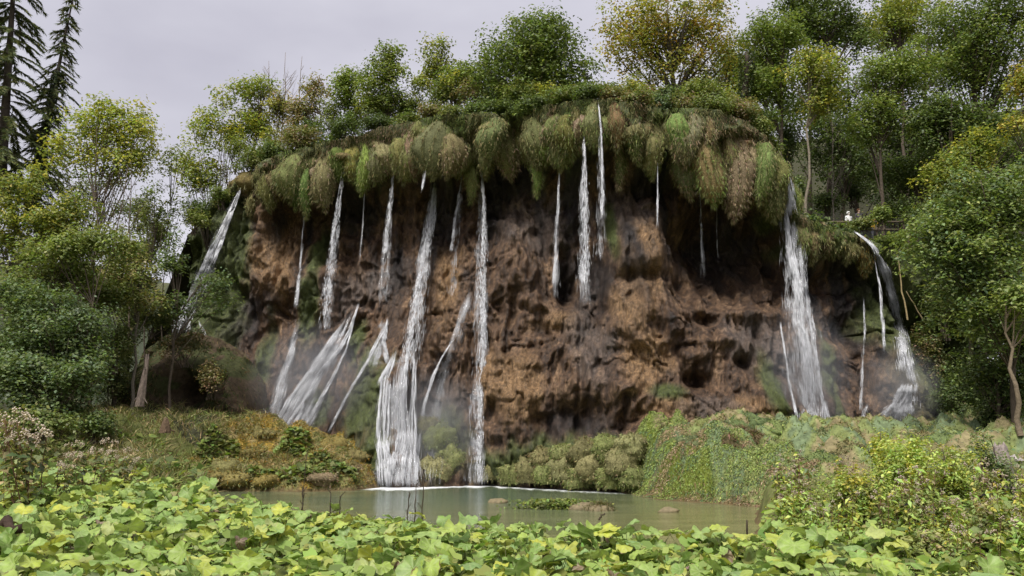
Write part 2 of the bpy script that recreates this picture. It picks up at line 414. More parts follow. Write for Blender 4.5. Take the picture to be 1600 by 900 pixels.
def surfY(px, py, off=0.0):
    """distance of the cliff face along a pixel's ray (front-most hit)"""
    Ys = np.arange(31, 60, .06); p = at(px, py, Ys); x, z = p[:, 0], p[:, 2]
    xi = np.clip((x - CX[0]) / (CX[1] - CX[0]), 0, len(CX) - 1.001); t = z / top(x)
    ti = np.clip((t - CT[0]) / (CT[1] - CT[0]), 0, NT - 1.001)
    Yc = gy[np.round(xi).astype(int), np.round(ti).astype(int)]
    ok = (Ys >= Yc) & (t <= 1.0) & (t > -.05)
    k = np.argmax(ok)
    return (float(Ys[k]) if ok.any() else float(Y0(at(px, py, 41.)[0]) - .8)) - off

def patches(lst):
    m = np.zeros_like(gx)
    for px, py, rx, ry in lst:
        Y = surfY(px, py); c = at(px, py, Y)
        d = np.hypot((gx - c[0]) / (rx * Y / FPX), (gz - c[2]) / (ry * Y / FPX))
        m = np.maximum(m, 1 - smooth(.45, 1.25, d + .55 * fbm(gx * 1.5, gz * .9, gx * 0 + px, 3, 77)))
    return m
moss = np.maximum(smooth(.86, .96, tt + .05 * n3), patches([(370, 400, 22, 110), (345, 440, 40, 130), (480, 480, 22, 60), (495, 400, 12, 60), (570, 620, 38, 90), (555, 530, 14, 40), (585, 700, 30, 60), (500, 640, 30, 30), (690, 690, 45, 50),
    (955, 360, 9, 60), (1205, 600, 20, 60), (1300, 590, 18, 70), (1220, 330, 30, 30), (1260, 380, 40, 20), (1370, 500, 40, 50), (1500, 560, 60, 80), (910, 720, 130, 40), (780, 735, 60, 30), (1050, 610, 30, 14), (415, 560, 14, 70)]))
moss = np.maximum(np.maximum(moss, smooth(17.5, 20.5, gx + n1)), smooth(-15.3, -16.8, gx + n1))
ochre = patches([(430, 400, 42, 60), (440, 430, 20, 30), (1000, 395, 42, 90), (985, 470, 24, 60), (800, 600, 36, 70), (830, 610, 20, 60), (1040, 640, 50, 24), (1010, 560, 40, 50), (1170, 640, 50, 22), (880, 500, 30, 20), (760, 600, 20, 60), (1310, 440, 20, 14), (1450, 600, 40, 40), (700, 450, 30, 70)]) * .8
wet_shade = np.clip(smooth(-.02, .3, fbm(gx * .9, gz * .10, gx * 0 + 2, 3, 171)) * smooth(.35, .7, tt + .12 * n3), 0, 1) * rockz  # seep streaks, which also paint the undercut band below the lip in shade
wet_shade = np.maximum(wet_shade, patches([(1130, 400, 80, 70), (885, 440, 22, 40), (930, 440, 30, 60), (700, 330, 30, 60), (560, 330, 40, 60), (800, 290, 50, 30), (900, 665, 60, 26), (380, 500, 30, 60), (1330, 520, 26, 40), (1010, 290, 40, 24)]) * .9)  # patches over the carved hollows: their shade painted dark into the rock colour
grey = patches([(920, 540, 40, 70), (840, 350, 80, 60), (970, 330, 50, 50), (600, 440, 60, 40), (690, 620, 40, 60), (540, 460, 40, 40), (1180, 540, 60, 50), (1110, 640, 60, 20)]) * .55
# below: mesh, then a plateau behind the lip, stitched at its edge
Vc = np.stack([gx, gy, gz], -1).reshape(-1, 3)
Fc = grid_faces(len(CX), NT)
me = mesh_np("cliff", Vc, Fc, "rock", attrs={"moss": moss, "ochre": ochre, "grey": grey, "wet_shade": wet_shade}, smooth_=True)
cliff = tag(ob("cliff", me), "brown tufa cliff with pitted draperies under a mossy overhanging lip", "cliff", kind="structure")

CT2 = np.concatenate([[0, .15, .4, .8, 1.3, 2, 3, 4.5, 6.5, 9, 12, 16, 22, 30, 40, 60]])
px_ = CX[::4]
def plateau_z(x, d):
    t = top(x)
    rise = .10 * np.clip(d, 0, 4) - .10 * np.clip(d - 6, 0, 60)
    right = smooth(11, 24, x) * np.clip(d - 4.5, 0, 60) * .62
    left = -smooth(-12, -20, x) * np.clip(d - 3, 0, 50) * .12
    return t + rise + right + left + .25 * np.clip(d, 0, 1) * fbm(x * .5, d * .5, x * 0, 3, 91)
yl = gy[::4, -1]
PX2, PD = np.meshgrid(px_, CT2, indexing='ij')
yls = np.interp(px_, CX, np.convolve(np.pad(gy[:, -1], 20, mode='edge'), np.ones(41) / 41, 'valid'))
PY = yl[:, None] * (1 - smooth(0, 6, PD)) + yls[:, None] * smooth(0, 6, PD) + PD
PZ = plateau_z(PX2, PD); PZ[:, 0] = gz[::4, -1]
# carry the plateau sideways past the cliff's ends
def ext(side):
    i = 0 if side < 0 else -1
    return [np.concatenate([[a[i] + (np.array([s]) * side if k == 0 else 0) for s in ss]]) for k, a in enumerate((PX2, PY, PZ)) for ss in [(1,)]]
V = np.stack([PX2, PY, PZ], -1)
el = V[:1] * [1, 1, 0] + np.array([-5, 2, 2.2]); er = V[-1:] + np.array([14, 0, 3.]); er2 = V[-1:] + np.array([60, 0, 10.]); el2 = V[:1] * [1, 1, 0] + np.array([-60, 4, 0.5])
V = np.concatenate([el2, el, V, er, er2]); nx_ = len(V)
pc = np.array([.045, .045, .022]) + np.zeros((nx_ * len(CT2), 3))
pc *= (.7 + .6 * rng.random((len(pc), 1)))
tag(ob("hill_plateau", mesh_np("hill_plateau", V.reshape(-1, 3), grid_faces(nx_, len(CT2)), "ground", pc, smooth_=True)), "wooded plateau above the cliff lip", "hill", kind="structure")
def ground_top(x, y):
    yl_ = np.interp(x, px_, yls)
    return plateau_z(np.asarray(x, float), np.maximum(np.asarray(y, float) - yl_, 0))

# ------------------------------------------------------------------ the ground sheet with the pool basin
POOL = np.array([(-12.6, 36.0), (-9, 35.7), (-6.8, 36.6), (-6.3, 39), (-7.5, 43), (-2, 43), (3, 40), (4.6, 36), (4.9, 33.0), (5.3, 31.2), (8, 27.7), (6.9, 24), (5.9, 20), (5.0, 16.4), (4.0, 14.5), (2, 14.8), (0, 16.3), (-4.6, 18.6), (-7.3, 21), (-9.8, 27), (-13.4, 33)])
def sdist(x, y):
    d = np.full(x.shape, 1e9); ins = np.zeros(x.shape, bool)
    for (ax, ay), (bx, by) in zip(POOL, np.roll(POOL, -1, 0)):
        ex, ey = bx - ax, by - ay; t = np.clip(((x - ax) * ex + (y - ay) * ey) / (ex * ex + ey * ey), 0, 1)
        d = np.minimum(d, np.hypot(x - ax - t * ex, y - ay - t * ey))
        c = ((ay > y) != (by > y)) & (x < (bx - ax) * (y - ay) / (by - ay + 1e-12) + ax); ins ^= c
    return np.where(ins, -d, d)
GC = np.array([(0, 0, .15), (0, 6, .12), (0, 10, .12), (0, 15, .15), (0, 18.5, .12), (-6, 10, .15), (-6, 16, .3), (-10, 14, .4), (6, 10, .15), (6, 16, .2), (10, 14, .4), (11, 20, .6), (14, 18, .7),
    (-9, 20, .55), (-14, 20, .9), (-12, 27, 1.1), (-18, 26, 1.5), (-16, 33, 2.0), (-12.5, 36.6, .7), (-10.5, 36.5, .6), (-8.5, 36.6, .6), (-7.2, 37.4, .6), (-11, 37.8, 1.3), (-9.5, 37.8, 1.2), (-10, 39.7, 2.7), (-11.8, 40, 3.0), (-8.2, 38.8, 1.5), (-7, 39.4, .9), (-8.3, 41, 2.2), (-14, 39, 3.0), (-17, 38, 3.0), (-22, 36, 2.8), (-18, 43, 3.6), (-26, 30, 2.2), (-30, 45, 4.0), (-40, 30, 2.5),
    (6.2, 33, 2.2), (6.8, 34.5, 2.7), (8, 33, 2.5), (8.5, 35, 2.8), (10, 29.5, 1.5), (9.5, 27, .9), (11, 33, 2.3), (12, 36, 2.6), (14, 36, 2.5), (14, 30, 1.7), (18, 33, 2.2), (18, 37, 2.5), (12, 25, 1.1), (17, 25, 1.2), (22, 30, 2.6), (24, 36, 4.2), (28, 32, 5), (30, 24, 3), (20, 18, 1.2),
    (-30, 10, .8), (30, 10, .8), (0, -20, .3), (-60, 60, 4), (60, 40, 8), (0, 60, 2), (0, 46, 1)])
def ground_z(x, y):
    num = np.zeros(x.shape); den = np.zeros(x.shape)
    for cx_, cy_, cz_ in GC:
        wgt = 1 / ((x - cx_) ** 2 + (y - cy_) ** 2 + .8) ** 2.0; num += wgt * cz_; den += wgt
    z = num / den
    sd = sdist(x, y) + .30 * fbm(x * .7, y * .7, x * 0, 3, 17)
    lump = smooth(20, 30, y)
    dA, _ = worley2(x * .75 + .4 * vnoise(x, y, x * 0, 2), y * .6, 13); dB, _ = worley2(x * 1.9, y * 1.6, 14)
    hum = ((.6 - dA) * .85 + (.5 - dB) * .22) * np.where((x > 4) & (y > 26), 1.55, 1.0)
    z = z + lump * hum * smooth(.2, 1.5, sd) + .07 * fbm(x * 1.3, y * 1.3, x * 0, 3, 15)
    z = np.where(y > 46, np.minimum(z, 2.), z)
    far = smooth(70, 160, np.hypot(x, y - 20)); z = z * (1 - far) + 0.5 * far
    edge = np.where((x > 3.5) & (y > 26), 1.15 + .7 * vnoise(x * .8, y * .8, x * 0, 27), .45)
    return z * smooth(-.05, edge, sd) - .55 * smooth(.05, -1.2, sd), sd
dense_x = np.arange(-25, 26, .14); dense_y = np.arange(6, 44, .14)
outx = np.array([1.5, 4, 8, 14, 24, 45, 90, 180, 400, 900]); 
XX = np.concatenate([-25 - outx[::-1], dense_x, 26 + outx]); YY = np.concatenate([6 - outx[::-1], dense_y, 44 + outx])
gX, gY = np.meshgrid(XX, YY, indexing='ij'); gZ, gS = ground_z(gX, gY)
def gcol(x, y, z, sd):
    c = np.zeros(x.shape + (3,)); r = fbm(x * .9, y * .9, x * 0, 3, 19)[..., None]; r2 = fbm(x * 2.5, y * 2.5, x * 0, 3, 23)[..., None]
    c[:] = (.085, .095, .030)
    c = np.where(r2 > .1, c * .6 + np.array([.05, .042, .02]), c)
    gold = ((x < -5.5) & (x > -14) & (y > 34.5))[..., None]
    g1 = np.where(r + .2 * r2 > .08, np.array([.23, .155, .032]), np.where(r > -.2, np.array([.20, .155, .065]), np.array([.14, .14, .05])))
    c = np.where(gold, g1, c)
    rm = ((x > 4) & (y > 25.5))[..., None]
    g2 = np.where(r + .3 * r2 > .12, np.array([.105, .135, .070]), np.where(r > -.15, np.array([.13, .15, .055]), np.array([.16, .135, .07])))
    c = np.where(rm, g2, c)
    edge = ((x > 4) & (x < 7.2) & (sd < 1.3) & (y > 29))[..., None] & (r2 > -.25)
    c = np.where(edge, np.array([.085, .105, .018]), c)
    c = np.where((sd < .12)[..., None], np.array([.085, .062, .03]), c)
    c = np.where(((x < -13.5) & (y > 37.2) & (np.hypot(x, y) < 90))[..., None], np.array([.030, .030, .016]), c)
    return c * 1.4 * (1 + .25 * r2)
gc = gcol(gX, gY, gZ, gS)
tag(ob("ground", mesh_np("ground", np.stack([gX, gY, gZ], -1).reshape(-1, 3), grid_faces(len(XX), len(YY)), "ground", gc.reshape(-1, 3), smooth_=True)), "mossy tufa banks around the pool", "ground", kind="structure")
def gz_at(x, y):
    x = np.atleast_1d(np.asarray(x, float)); y = np.atleast_1d(np.asarray(y, float)); z, _ = ground_z(x, y); return z

def terrain(x, y):
    x = float(x); y = float(y)
    if x < -21: return float(gz_at(x, y)[0])
    return float(ground_top(min(x, 25.5), y)) if y > np.interp(x, px_, yls) + .1 else float(gz_at(x, y)[0])
# pool water
wx = np.arange(-15, 11, .2); wy = np.arange(13.5, 44.5, .2)
WX, WY = np.meshgrid(wx, wy, indexing='ij')
_, WS = ground_z(WX, WY)
# foam where the falls strike
foam = np.zeros_like(WX)
cb_ = np.interp(WX, CX, gy[:, int(.05 / 1.05 * NT) + 2]); dd = cb_ - WY
amt = np.interp(WX, [-8.5, -7.5, -6.5, -4.5, -3.6, -2.6, -1.8, -.8, 1, 3.5, 4.6, 5], [0, .9, 1.35, 1.35, 1.0, .8, 1.2, .95, .85, .85, .8, 0])
foam = np.clip(amt - np.clip(dd - .35, 0, 9) / np.interp(WX, [-7, -4, -2, 4], [1.7, 1.7, 1.5, 1.9]) * .75, 0, 1.3)
depth = smooth(-1.5, -5.5, WS) * .45 + .55 * smooth(24, 33, WY)
WZ = .004 * fbm(WX * 2, WY * 2, WX * 0, 2, 3)
tag(ob("pool_water", mesh_np("pool_water", np.stack([WX, WY, WZ], -1).reshape(-1, 3), grid_faces(len(wx), len(wy)), "water", attrs={"depth": depth, "foam": foam}, smooth_=True)),
    "clear green pool at the foot of the falls", "water", kind="structure")
# ------------------------------------------------------------------ moss curtains hanging from the lip
PAL = {
    'green': [(.085, .115, .030), (.110, .140, .040), (.062, .088, .028)],
    'dark': [(.038, .054, .022), (.052, .072, .028), (.066, .085, .032)],
    'light': [(.14, .17, .045), (.17, .195, .055), (.105, .135, .04)],
    'yellow': [(.24, .23, .045), (.30, .26, .045), (.14, .18, .04), (.18, .20, .045)],
    'olive': [(.11, .12, .035), (.13, .13, .045), (.08, .10, .03)],
    'orange': [(.30, .16, .035), (.24, .15, .04), (.20, .16, .045), (.13, .13, .035)],
    'brown': [(.15, .095, .055), (.19, .12, .075), (.11, .08, .04)],
    'pink': [(.20, .13, .10), (.16, .12, .07), (.11, .11, .05)],
    'straw': [(.24, .19, .10), (.18, .15, .07), (.12, .12, .05)],
    'fresh': [(.22, .28, .07), (.27, .31, .08), (.17, .24, .06)],
    'bluegreen': [(.085, .120, .062), (.105, .140, .070), (.07, .10, .05)],
    'mgreen': [(.12, .15, .045), (.15, .175, .055), (.085, .11, .035)],
    'molive': [(.15, .145, .065), (.12, .12, .05), (.18, .165, .08)],
    'mbrown': [(.21, .15, .10), (.16, .12, .075), (.25, .185, .125)],
    'mlight': [(.15, .185, .05), (.17, .195, .065)],
    'gold': [(.24, .15, .025), (.20, .14, .03), (.14, .12, .035)],
}
for _k in ('mgreen', 'molive', 'mbrown', 'mlight'): PAL[_k] = [tuple(v * 1.4 for v in c) for c in PAL[_k]]
def pick(pal, n, jit=.25):
    P = np.array(sum([PAL[p] for p in pal.split('+')], []))
    c = P[rng.integers(0, len(P), n)]
    return np.clip(c * (1 + jit * rng.normal(size=(n, 1))) * (1 + .08 * rng.normal(size=(n, 3))), .008, .8)

def blades(name, P, D, L, W, C, mat, bend=None):
    """tapered blades: root P, direction D, length L, half-width W; two segments"""
    n = len(P); D = norm(D); L = np.broadcast_to(L, (n,))[:, None]; W = np.broadcast_to(W, (n,))[:, None]
    s = norm(np.cross(D, rng.normal(size=(n, 3))))
    if bend is None: bend = np.zeros((n, 3))
    if mat in ('moss', 'needle'):
        V = np.stack([P - s * W * 1.3, P + s * W * 1.3, P + D * L + bend * L * .35], 1).reshape(-1, 3)
        return mesh_np(name, V, np.arange(n * 3).reshape(-1, 3), mat, np.repeat(C, 3, 0))
    M = P + D * L * .55 + bend * L * .12; T = P + D * L + bend * L * .5
    V = np.stack([P - s * W, P + s * W, M - s * W * .7, M + s * W * .7, T], 1).reshape(-1, 3)
    b = np.arange(n)[:, None] * 5
    q = b + np.array([[0, 1, 3, 2]]); t = b + np.array([[2, 3, 4]])
    return mesh_np(name, V, [q, t], mat, np.repeat(C, 5, 0))

def moss_curtain(px, y0, y1, hw, pal, Yoff=0.0, nb=900):
    hw = hw * 1.04; pal = pal + '+molive'; Ys = surfY(px, y0 + 12) - .15 - Yoff + rng.uniform(-.25, .2)
    a = at(px, y0, Ys); b = at(px, y1, Ys); Lh = a[2] - b[2]; R = hw * Ys / FPX
    nu, nv = 13, 16
    th = np.linspace(0, 2 * math.pi, nu, endpoint=False); v = np.linspace(0, 1, nv)
    T, U = np.meshgrid(th, v, indexing='ij')
    prof = (.55 + .5 * np.sin(np.clip(U * 1.25, 0, 1) * math.pi * .55)) * (1 - U ** 3.2) ** .7
    sx, sy = rng.uniform(0, 50, 2)
    prof = prof * (1 + .5 * fbm(np.cos(T) * 1.6 + sx, np.sin(T) * 1.6 + sy, U * 3.5, 3, 4))
    x = a[0] + R * prof * np.cos(T) + .25 * R * np.sin(U * 4 + sx) + rng.normal() * .18 * R * U; y = Ys + .55 + min(R, .6) * 1.3 * prof * np.sin(T) - .25 * np.sin(U * 3)
    z = a[2] + .15 - U * (Lh + .1)
    V = np.stack([x, y, z], -1).reshape(-1, 3)
    f = grid_faces(nu, nv); w_ = np.arange(nv - 1)
    f = np.concatenate([f, np.stack([(nu - 1) * nv + w_, w_, w_ + 1, (nu - 1) * nv + w_ + 1], -1)])
    c0 = pick(pal, 1, .1)[0] * .85
    me = mesh_np("moss_curtain", V, f, "mossbody", c0 * (1 + .3 * vnoise(V[:, 0] * 3, V[:, 1] * 3, V[:, 2] * 2, 5))[:, None], smooth_=True)
    o = ob("moss_curtain", me, cliff)
    k = rng.integers(0, len(V), nb); Pp = V[k] + rng.normal(size=(nb, 3)) * .05
    out = Pp - np.array([a[0], Ys + .55, 0]); out[:, 2] = 0; out = norm(out)
    D = out * rng.uniform(.2, .75, (nb, 1)) + np.array([0, 0, -1.]) + .25 * rng.normal(size=(nb, 3))
    ob("moss_fringe", blades("moss_fringe", Pp, D, rng.uniform(.06, .26, nb), rng.uniform(.008, .02, nb), pick(pal, nb, .3), "moss", np.tile([0, 0, -.5], (nb, 1))), o)
    return o
CURT = [(388, 262, 318, 24, 'mbrown+molive'), (415, 262, 322, 17, 'molive'), (436, 258, 312, 15, 'straw'), (455, 250, 308, 18, 'mgreen'), (476, 244, 326, 13, 'molive+mgreen'), (500, 235, 322, 15, 'straw+mbrown'), (518, 232, 285, 13, 'molive'), (533, 226, 272, 13, 'mgreen'),
    (552, 222, 282, 13, 'mgreen+mlight'), (575, 214, 302, 18, 'mgreen+mlight'), (600, 210, 272, 17, 'mbrown+molive'), (622, 208, 262, 14, 'molive+mgreen'), (645, 206, 276, 18, 'mbrown+molive'), (664, 200, 240, 12, 'mgreen'), (680, 188, 288, 10, 'mgreen+mlight'), (702, 210, 268, 17, 'mbrown'),
    (722, 215, 262, 12, 'molive'), (738, 222, 306, 12, 'mgreen+molive'), (758, 205, 262, 13, 'molive'), (776, 200, 250, 14, 'mbrown'), (795, 195, 272, 20, 'mbrown+mbrown'), (813, 200, 278, 14, 'molive+mgreen'), (834, 222, 304, 7, 'mgreen+mlight'), (852, 200, 262, 16, 'mgreen+mlight'),
    (868, 196, 240, 14, 'molive'), (884, 182, 236, 15, 'mgreen'), (906, 178, 224, 18, 'mbrown+molive'), (926, 160, 246, 20, 'molive+mgreen'), (948, 180, 232, 14, 'mgreen'), (968, 192, 270, 14, 'mbrown+molive'), (990, 190, 242, 18, 'molive'), (1010, 188, 236, 12, 'molive+molive'), (1028, 186, 262, 16, 'mgreen+molive'),
    (1050, 190, 240, 14, 'molive+molive'), (1072, 196, 290, 17, 'mbrown+molive'), (1090, 196, 262, 12, 'molive'), (1107, 212, 316, 22, 'mgreen+mlight'), (1128, 205, 300, 18, 'mbrown+molive'), (1150, 212, 332, 28, 'mbrown+mbrown'), (1174, 214, 326, 22, 'mbrown+molive'), (1194, 228, 335, 20, 'mgreen+molive'), (1212, 246, 335, 14, 'mgreen'),
    (1246, 280, 345, 9, 'molive+mgreen'), (1258, 340, 392, 11, 'mgreen+mlight'), (1275, 350, 395, 12, 'straw+molive'), (1292, 352, 398, 10, 'straw'), (1312, 358, 402, 12, 'molive'), (1352, 372, 430, 8, 'orange+straw'), (1330, 364, 410, 12, 'molive+molive')]
for px in np.linspace(385, 1210, 34):
    ly = np.interp(px, [p[0] for p in LIP], [p[1] for p in LIP]); CURT.append((px + rng.uniform(-10, 10), ly + rng.uniform(-6, 22), ly + rng.uniform(38, 85), rng.uniform(9, 26), ['molive', 'mbrown+molive', 'mgreen+molive', 'straw+molive'][rng.integers(0, 4)]))
for c in CURT:
    q_ = rng.uniform(.7, 1.3); c = (c[0] + rng.uniform(-4, 4), c[1] + rng.uniform(-4, 14), c[1] + (c[2] - c[1]) * q_, c[3] * rng.uniform(.65, 1.45), c[4])
    moss_curtain(*c, nb=int(600 + 20 * (c[2] - c[1]) * c[3] / 18))
# shaggy moss and trailing grass over the whole lip
n = 22000
xs = rng.uniform(-17.5, 19.5, n); i = np.clip(((xs - CX[0]) / .072).astype(int), 0, len(CX) - 1); j = rng.integers(int(NT * .935), NT, n)
Pl = np.stack([gx[i, j], gy[i, j], gz[i, j]], -1)
hue = fbm(Pl[:, 0] * .7, Pl[:, 2] * .5, Pl[:, 0] * 0, 2, 88)
Cl = np.where((hue > .12)[:, None], pick('mbrown+straw', n), np.where((hue > -.2)[:, None], pick('molive', n), pick('mgreen', n)))
D = np.tile([0, -.35, -.9], (n, 1)) + .45 * rng.normal(size=(n, 3))
tag(ob("trailing_moss", blades("trailing_moss", Pl, D, rng.uniform(.08, .28, n), rng.uniform(.006, .013, n), Cl, "moss", np.tile([0, 0, -.8], (n, 1))), cliff), kind="stuff")

# ------------------------------------------------------------------ waterfalls
def path_pts(path, mode, off, m=48):
    path = np.array(path, float); s = np.linspace(0, 1, m); ps = np.linspace(0, 1, len(path))
    px = np.interp(s, ps, path[:, 0]); py = np.interp(s, ps, path[:, 1]); wd = np.interp(s, ps, path[:, 2])
    Ysf = np.array([surfY(a, b) for a, b in zip(px, py)])
    if mode == 'free':
        Ya = Ysf[0] - off; Yb = min(Ya, Ysf[-1] - off); lin = Ya + (Yb - Ya) * s
        Y = np.minimum(lin, Ysf - .12)
        Y = np.minimum.accumulate(Y)
    else:
        Yk = np.minimum(Ysf, np.convolve(np.pad(Ysf, 3, mode='edge'), np.ones(7) / 7, 'valid')); Y = Yk - off
    return px, py, wd, Y

def strands(path, mode='free', n=600, L=.45, r=.018, braids=4, tight=.28, off=.25, fade=0.0, bot=1.0, depthj=.12):
    px, py, wd, Y = path_pts(path, mode, off); m = len(px); s = np.linspace(0, 1, m)
    u = rng.random(n)
    if fade: u = u ** (1 + fade)
    n = int(n * (.85 if mode == 'free' else .9)); L = L * (.8 if mode == 'free' and r > .019 else 1.5); m3 = n * 3; u = rng.random(m3)
    if fade: u = u ** (1 + fade)
    b = rng.integers(0, braids, m3); bo = rng.uniform(-.85, .85, braids) if braids > 1 else np.zeros(1); ph = rng.uniform(0, 99, braids)
    keep = rng.random(m3) < .12 + .88 * smooth(-.2, .45, fbm(u * 17 + ph[b] * 3.1, ph[b], u * 0, 2, 12))
    u = u[keep][:n]; b = b[keep][:n]; n = len(u)
    lat = bo[b] + .45 * vnoise(u * 5, ph[b], u * 0, 7) + .7 * tight * rng.normal(size=n) * (1 + .8 * u)
    lx = np.interp(u, s, px) + lat * .62 * np.interp(u, s, wd); ly = np.interp(u, s, py); lY = np.interp(u, s, Y) + depthj * rng.normal(size=n)
    P = at(lx, ly, lY); du = .02
    P2 = at(np.interp(u + du, s, px) + lat * .62 * np.interp(u + du, s, wd), np.interp(u + du, s, py), np.interp(u + du, s, Y) + (lY - np.interp(u, s, Y)))
    P1 = at(np.interp(u - du, s, px) + lat * .62 * np.interp(u - du, s, wd), np.interp(u - du, s, py), np.interp(u - du, s, Y) + (lY - np.interp(u, s, Y)))
    D = norm(P2 - P1) + .05 * rng.normal(size=(n, 3))
    P[:, 2] = np.maximum(P[:, 2], .02)
    return P, norm(D), L * rng.uniform(.3, 1.5, n), r * (.52 if mode == 'free' else .45) * rng.uniform(.25, 1.5, n)

def spindles(name, parts, mat):
    P = np.concatenate([p[0] for p in parts]); D = np.concatenate([p[1] for p in parts]); L = np.concatenate([p[2] for p in parts])[:, None]; R = np.concatenate([p[3] for p in parts])[:, None]
    n = len(P); a = norm(np.cross(D, rng.normal(size=(n, 3)))); b = np.cross(D, a)
    V = [P - D * L * .5]
    for k in range(3):
        t = k * 2 * math.pi / 3; V.append(P + D * L * .1 + R * (math.cos(t) * a + math.sin(t) * b))
    V.append(P + D * L * .5)
    V = np.stack(V, 1); V[..., 2] = np.maximum(V[..., 2], .01)
    base = np.arange(n)[:, None, None] * 5
    T = base + np.array([[0, 1, 2], [0, 2, 3], [0, 3, 1], [4, 2, 1], [4, 3, 2], [4, 1, 3]])[None]
    return mesh_np(name, V.reshape(-1, 3), T.reshape(-1, 3), mat, smooth_=True)

def waterfall(label, main, veil=(), spray=()):
    p0 = main[0]['path'][0]; t = thing("waterfall", label, "waterfall", at(p0[0], p0[1], surfY(p0[0], p0[1])))
    off = np.array(t.location)
    for nm, lst, mt in (("stream", main, "fallwater"), ("veil", veil, "veil")):
        for k in lst:
            p, d, l, r = strands(**k)
            o = ob(nm, spindles_local(nm, [(p - off, d, l, r)], mt, off), t)
            if nm == 'veil': o['kind'] = 'stuff'
    if spray:
        P = np.concatenate([at(px, py, Y) + rng.normal(size=(k, 3)) * np.array(sp) for px, py, Y, sp, k in spray])
        P[:, 2] = np.maximum(P[:, 2], .03); n = len(P)
        me = spindles_local("spray", [(P - off, norm(rng.normal(size=(n, 3)) + [0, 0, .6]), rng.uniform(.03, .12, n), rng.uniform(.006, .016, n))], "veil", off)
        tag(ob("spray", me, t), kind="stuff")
    return t
def spindles_local(nm, pts, mt, off):
    P = [(p + off, d, l, r) for p, d, l, r in pts]
    me = spindles(nm, P, mt)
    co = np.empty(len(me.vertices) * 3, np.float32); me.vertices.foreach_get("co", co); co = co.reshape(-1, 3) - off.astype(np.float32)
    me.vertices.foreach_set("co", co.ravel()); me.update(); return me
S = lambda path, **k: dict(path=path, **k)
waterfall("waterfall sliding down the mossy cone at the far left of the cliff",
    [S([(372, 303, 4), (354, 345, 10), (332, 395, 15), (312, 440, 19), (297, 485, 23), (287, 515, 25)], mode='surf', n=2800, L=.4, r=.036, braids=7, off=.45, tight=.12), S([(312, 505, 3), (322, 530, 3), (340, 552, 5)], mode='surf', n=160, off=.3, L=.35)],
    [S([(365, 310, 6), (330, 400, 16), (290, 510, 22)], mode='surf', n=700, L=.9, r=.03, braids=6, off=.15)])
waterfall("short white chute of water behind the golden moss hummocks",
    [S([(392, 612, 3), (402, 628, 7), (416, 646, 9)], mode='surf', n=420, L=.4, r=.022, braids=3, off=.5, tight=.4)])
waterfall("thin thread of water over green moss, second from the cliff's left edge",
    [S([(476, 300, 1.5), (474, 350, 1.5), (468, 420, 3), (464, 470, 4)], n=260, L=.6, r=.012, braids=2), S([(462, 530, 5), (450, 570, 8), (438, 610, 9), (428, 645, 9)], mode='surf', n=300, L=.7, r=.014, braids=4, off=.15)],
    [S([(468, 430, 5), (463, 475, 7)], n=150, L=.6, r=.03), S([(462, 520, 8), (430, 645, 16)], mode='surf', n=500, L=.9, r=.03, off=.15)])
waterfall("broken white waterfall dropping to the head of the left cascade",
    [S([(536, 262, 3), (528, 320, 6), (519, 390, 9), (512, 450, 10), (506, 500, 11)], n=1500, L=.28, r=.020, braids=4)],
    [S([(534, 270, 4), (519, 390, 12), (506, 510, 15)], n=900, L=.7, r=.03, braids=4)])
waterfall("faint single thread of water between two thicker falls left of centre",
    [S([(571, 275, 1), (568, 330, 1.5), (563, 400, 3)], n=170, L=.6, r=.010, braids=2)])
waterfall("short ragged fall that breaks up halfway down the brown rock",
    [S([(616, 262, 3), (611, 310, 6), (607, 360, 7), (603, 395, 7)], n=700, L=.26, r=.018, braids=3, fade=.2)],
    [S([(614, 270, 5), (603, 400, 9), (600, 470, 12)], n=500, L=.7, r=.025)])
waterfall("tallest thick white fall pouring from a mossy notch onto the centre-left ledge",
    [S([(672, 213, 2), (668, 250, 4), (660, 290, 4)], n=420, L=.45, r=.016, braids=3), S([(680, 286, 4), (674, 340, 8), (664, 400, 9), (655, 450, 10), (647, 500, 10), (637, 560, 12)], n=3000, L=.36, r=.024, braids=5, tight=.35)],
    [S([(679, 290, 6), (660, 430, 16), (640, 575, 22)], n=1500, L=.8, r=.03, braids=5)])
waterfall("ragged narrow fall just left of the long straight one",
    [S([(724, 260, 2.5), (717, 310, 4), (711, 350, 5), (707, 390, 6)], n=420, L=.26, r=.018, braids=2, fade=.2)], [S([(722, 262, 4), (708, 400, 8), (704, 460, 12)], n=300, L=.6, r=.025)])
waterfall("long straight white fall reaching the pool right of centre cascade",
    [S([(752, 262, 3), (754, 330, 7), (753, 400, 8), (752, 470, 9), (750, 560, 10), (747, 650, 9), (744, 752, 10)], n=3400, L=.34, r=.022, braids=5, tight=.32)],
    [S([(753, 280, 6), (752, 450, 14), (748, 600, 17), (743, 752, 18)], n=2200, L=.8, r=.03, braids=5)],
    [(744, 750, 41, (.8, .4, .25), 700)])
waterfall("thin double thread dropping past the dark hole in the cliff",
    [S([(875, 222, 2), (873, 300, 3), (870, 380, 4), (868, 440, 5)], n=420, L=.5, r=.012, braids=2)], [S([(873, 300, 4), (868, 460, 9)], n=260, L=.8, r=.022)])
waterfall("sparkling broken fall below the highest lip beside a twin",
    [S([(912, 213, 3), (913, 270, 7), (914, 340, 9), (914, 400, 10), (915, 440, 10)], n=900, L=.26, r=.017, braids=5, tight=.4)], [S([(913, 230, 6), (914, 350, 13), (915, 470, 16)], n=700, L=.7, r=.024)])
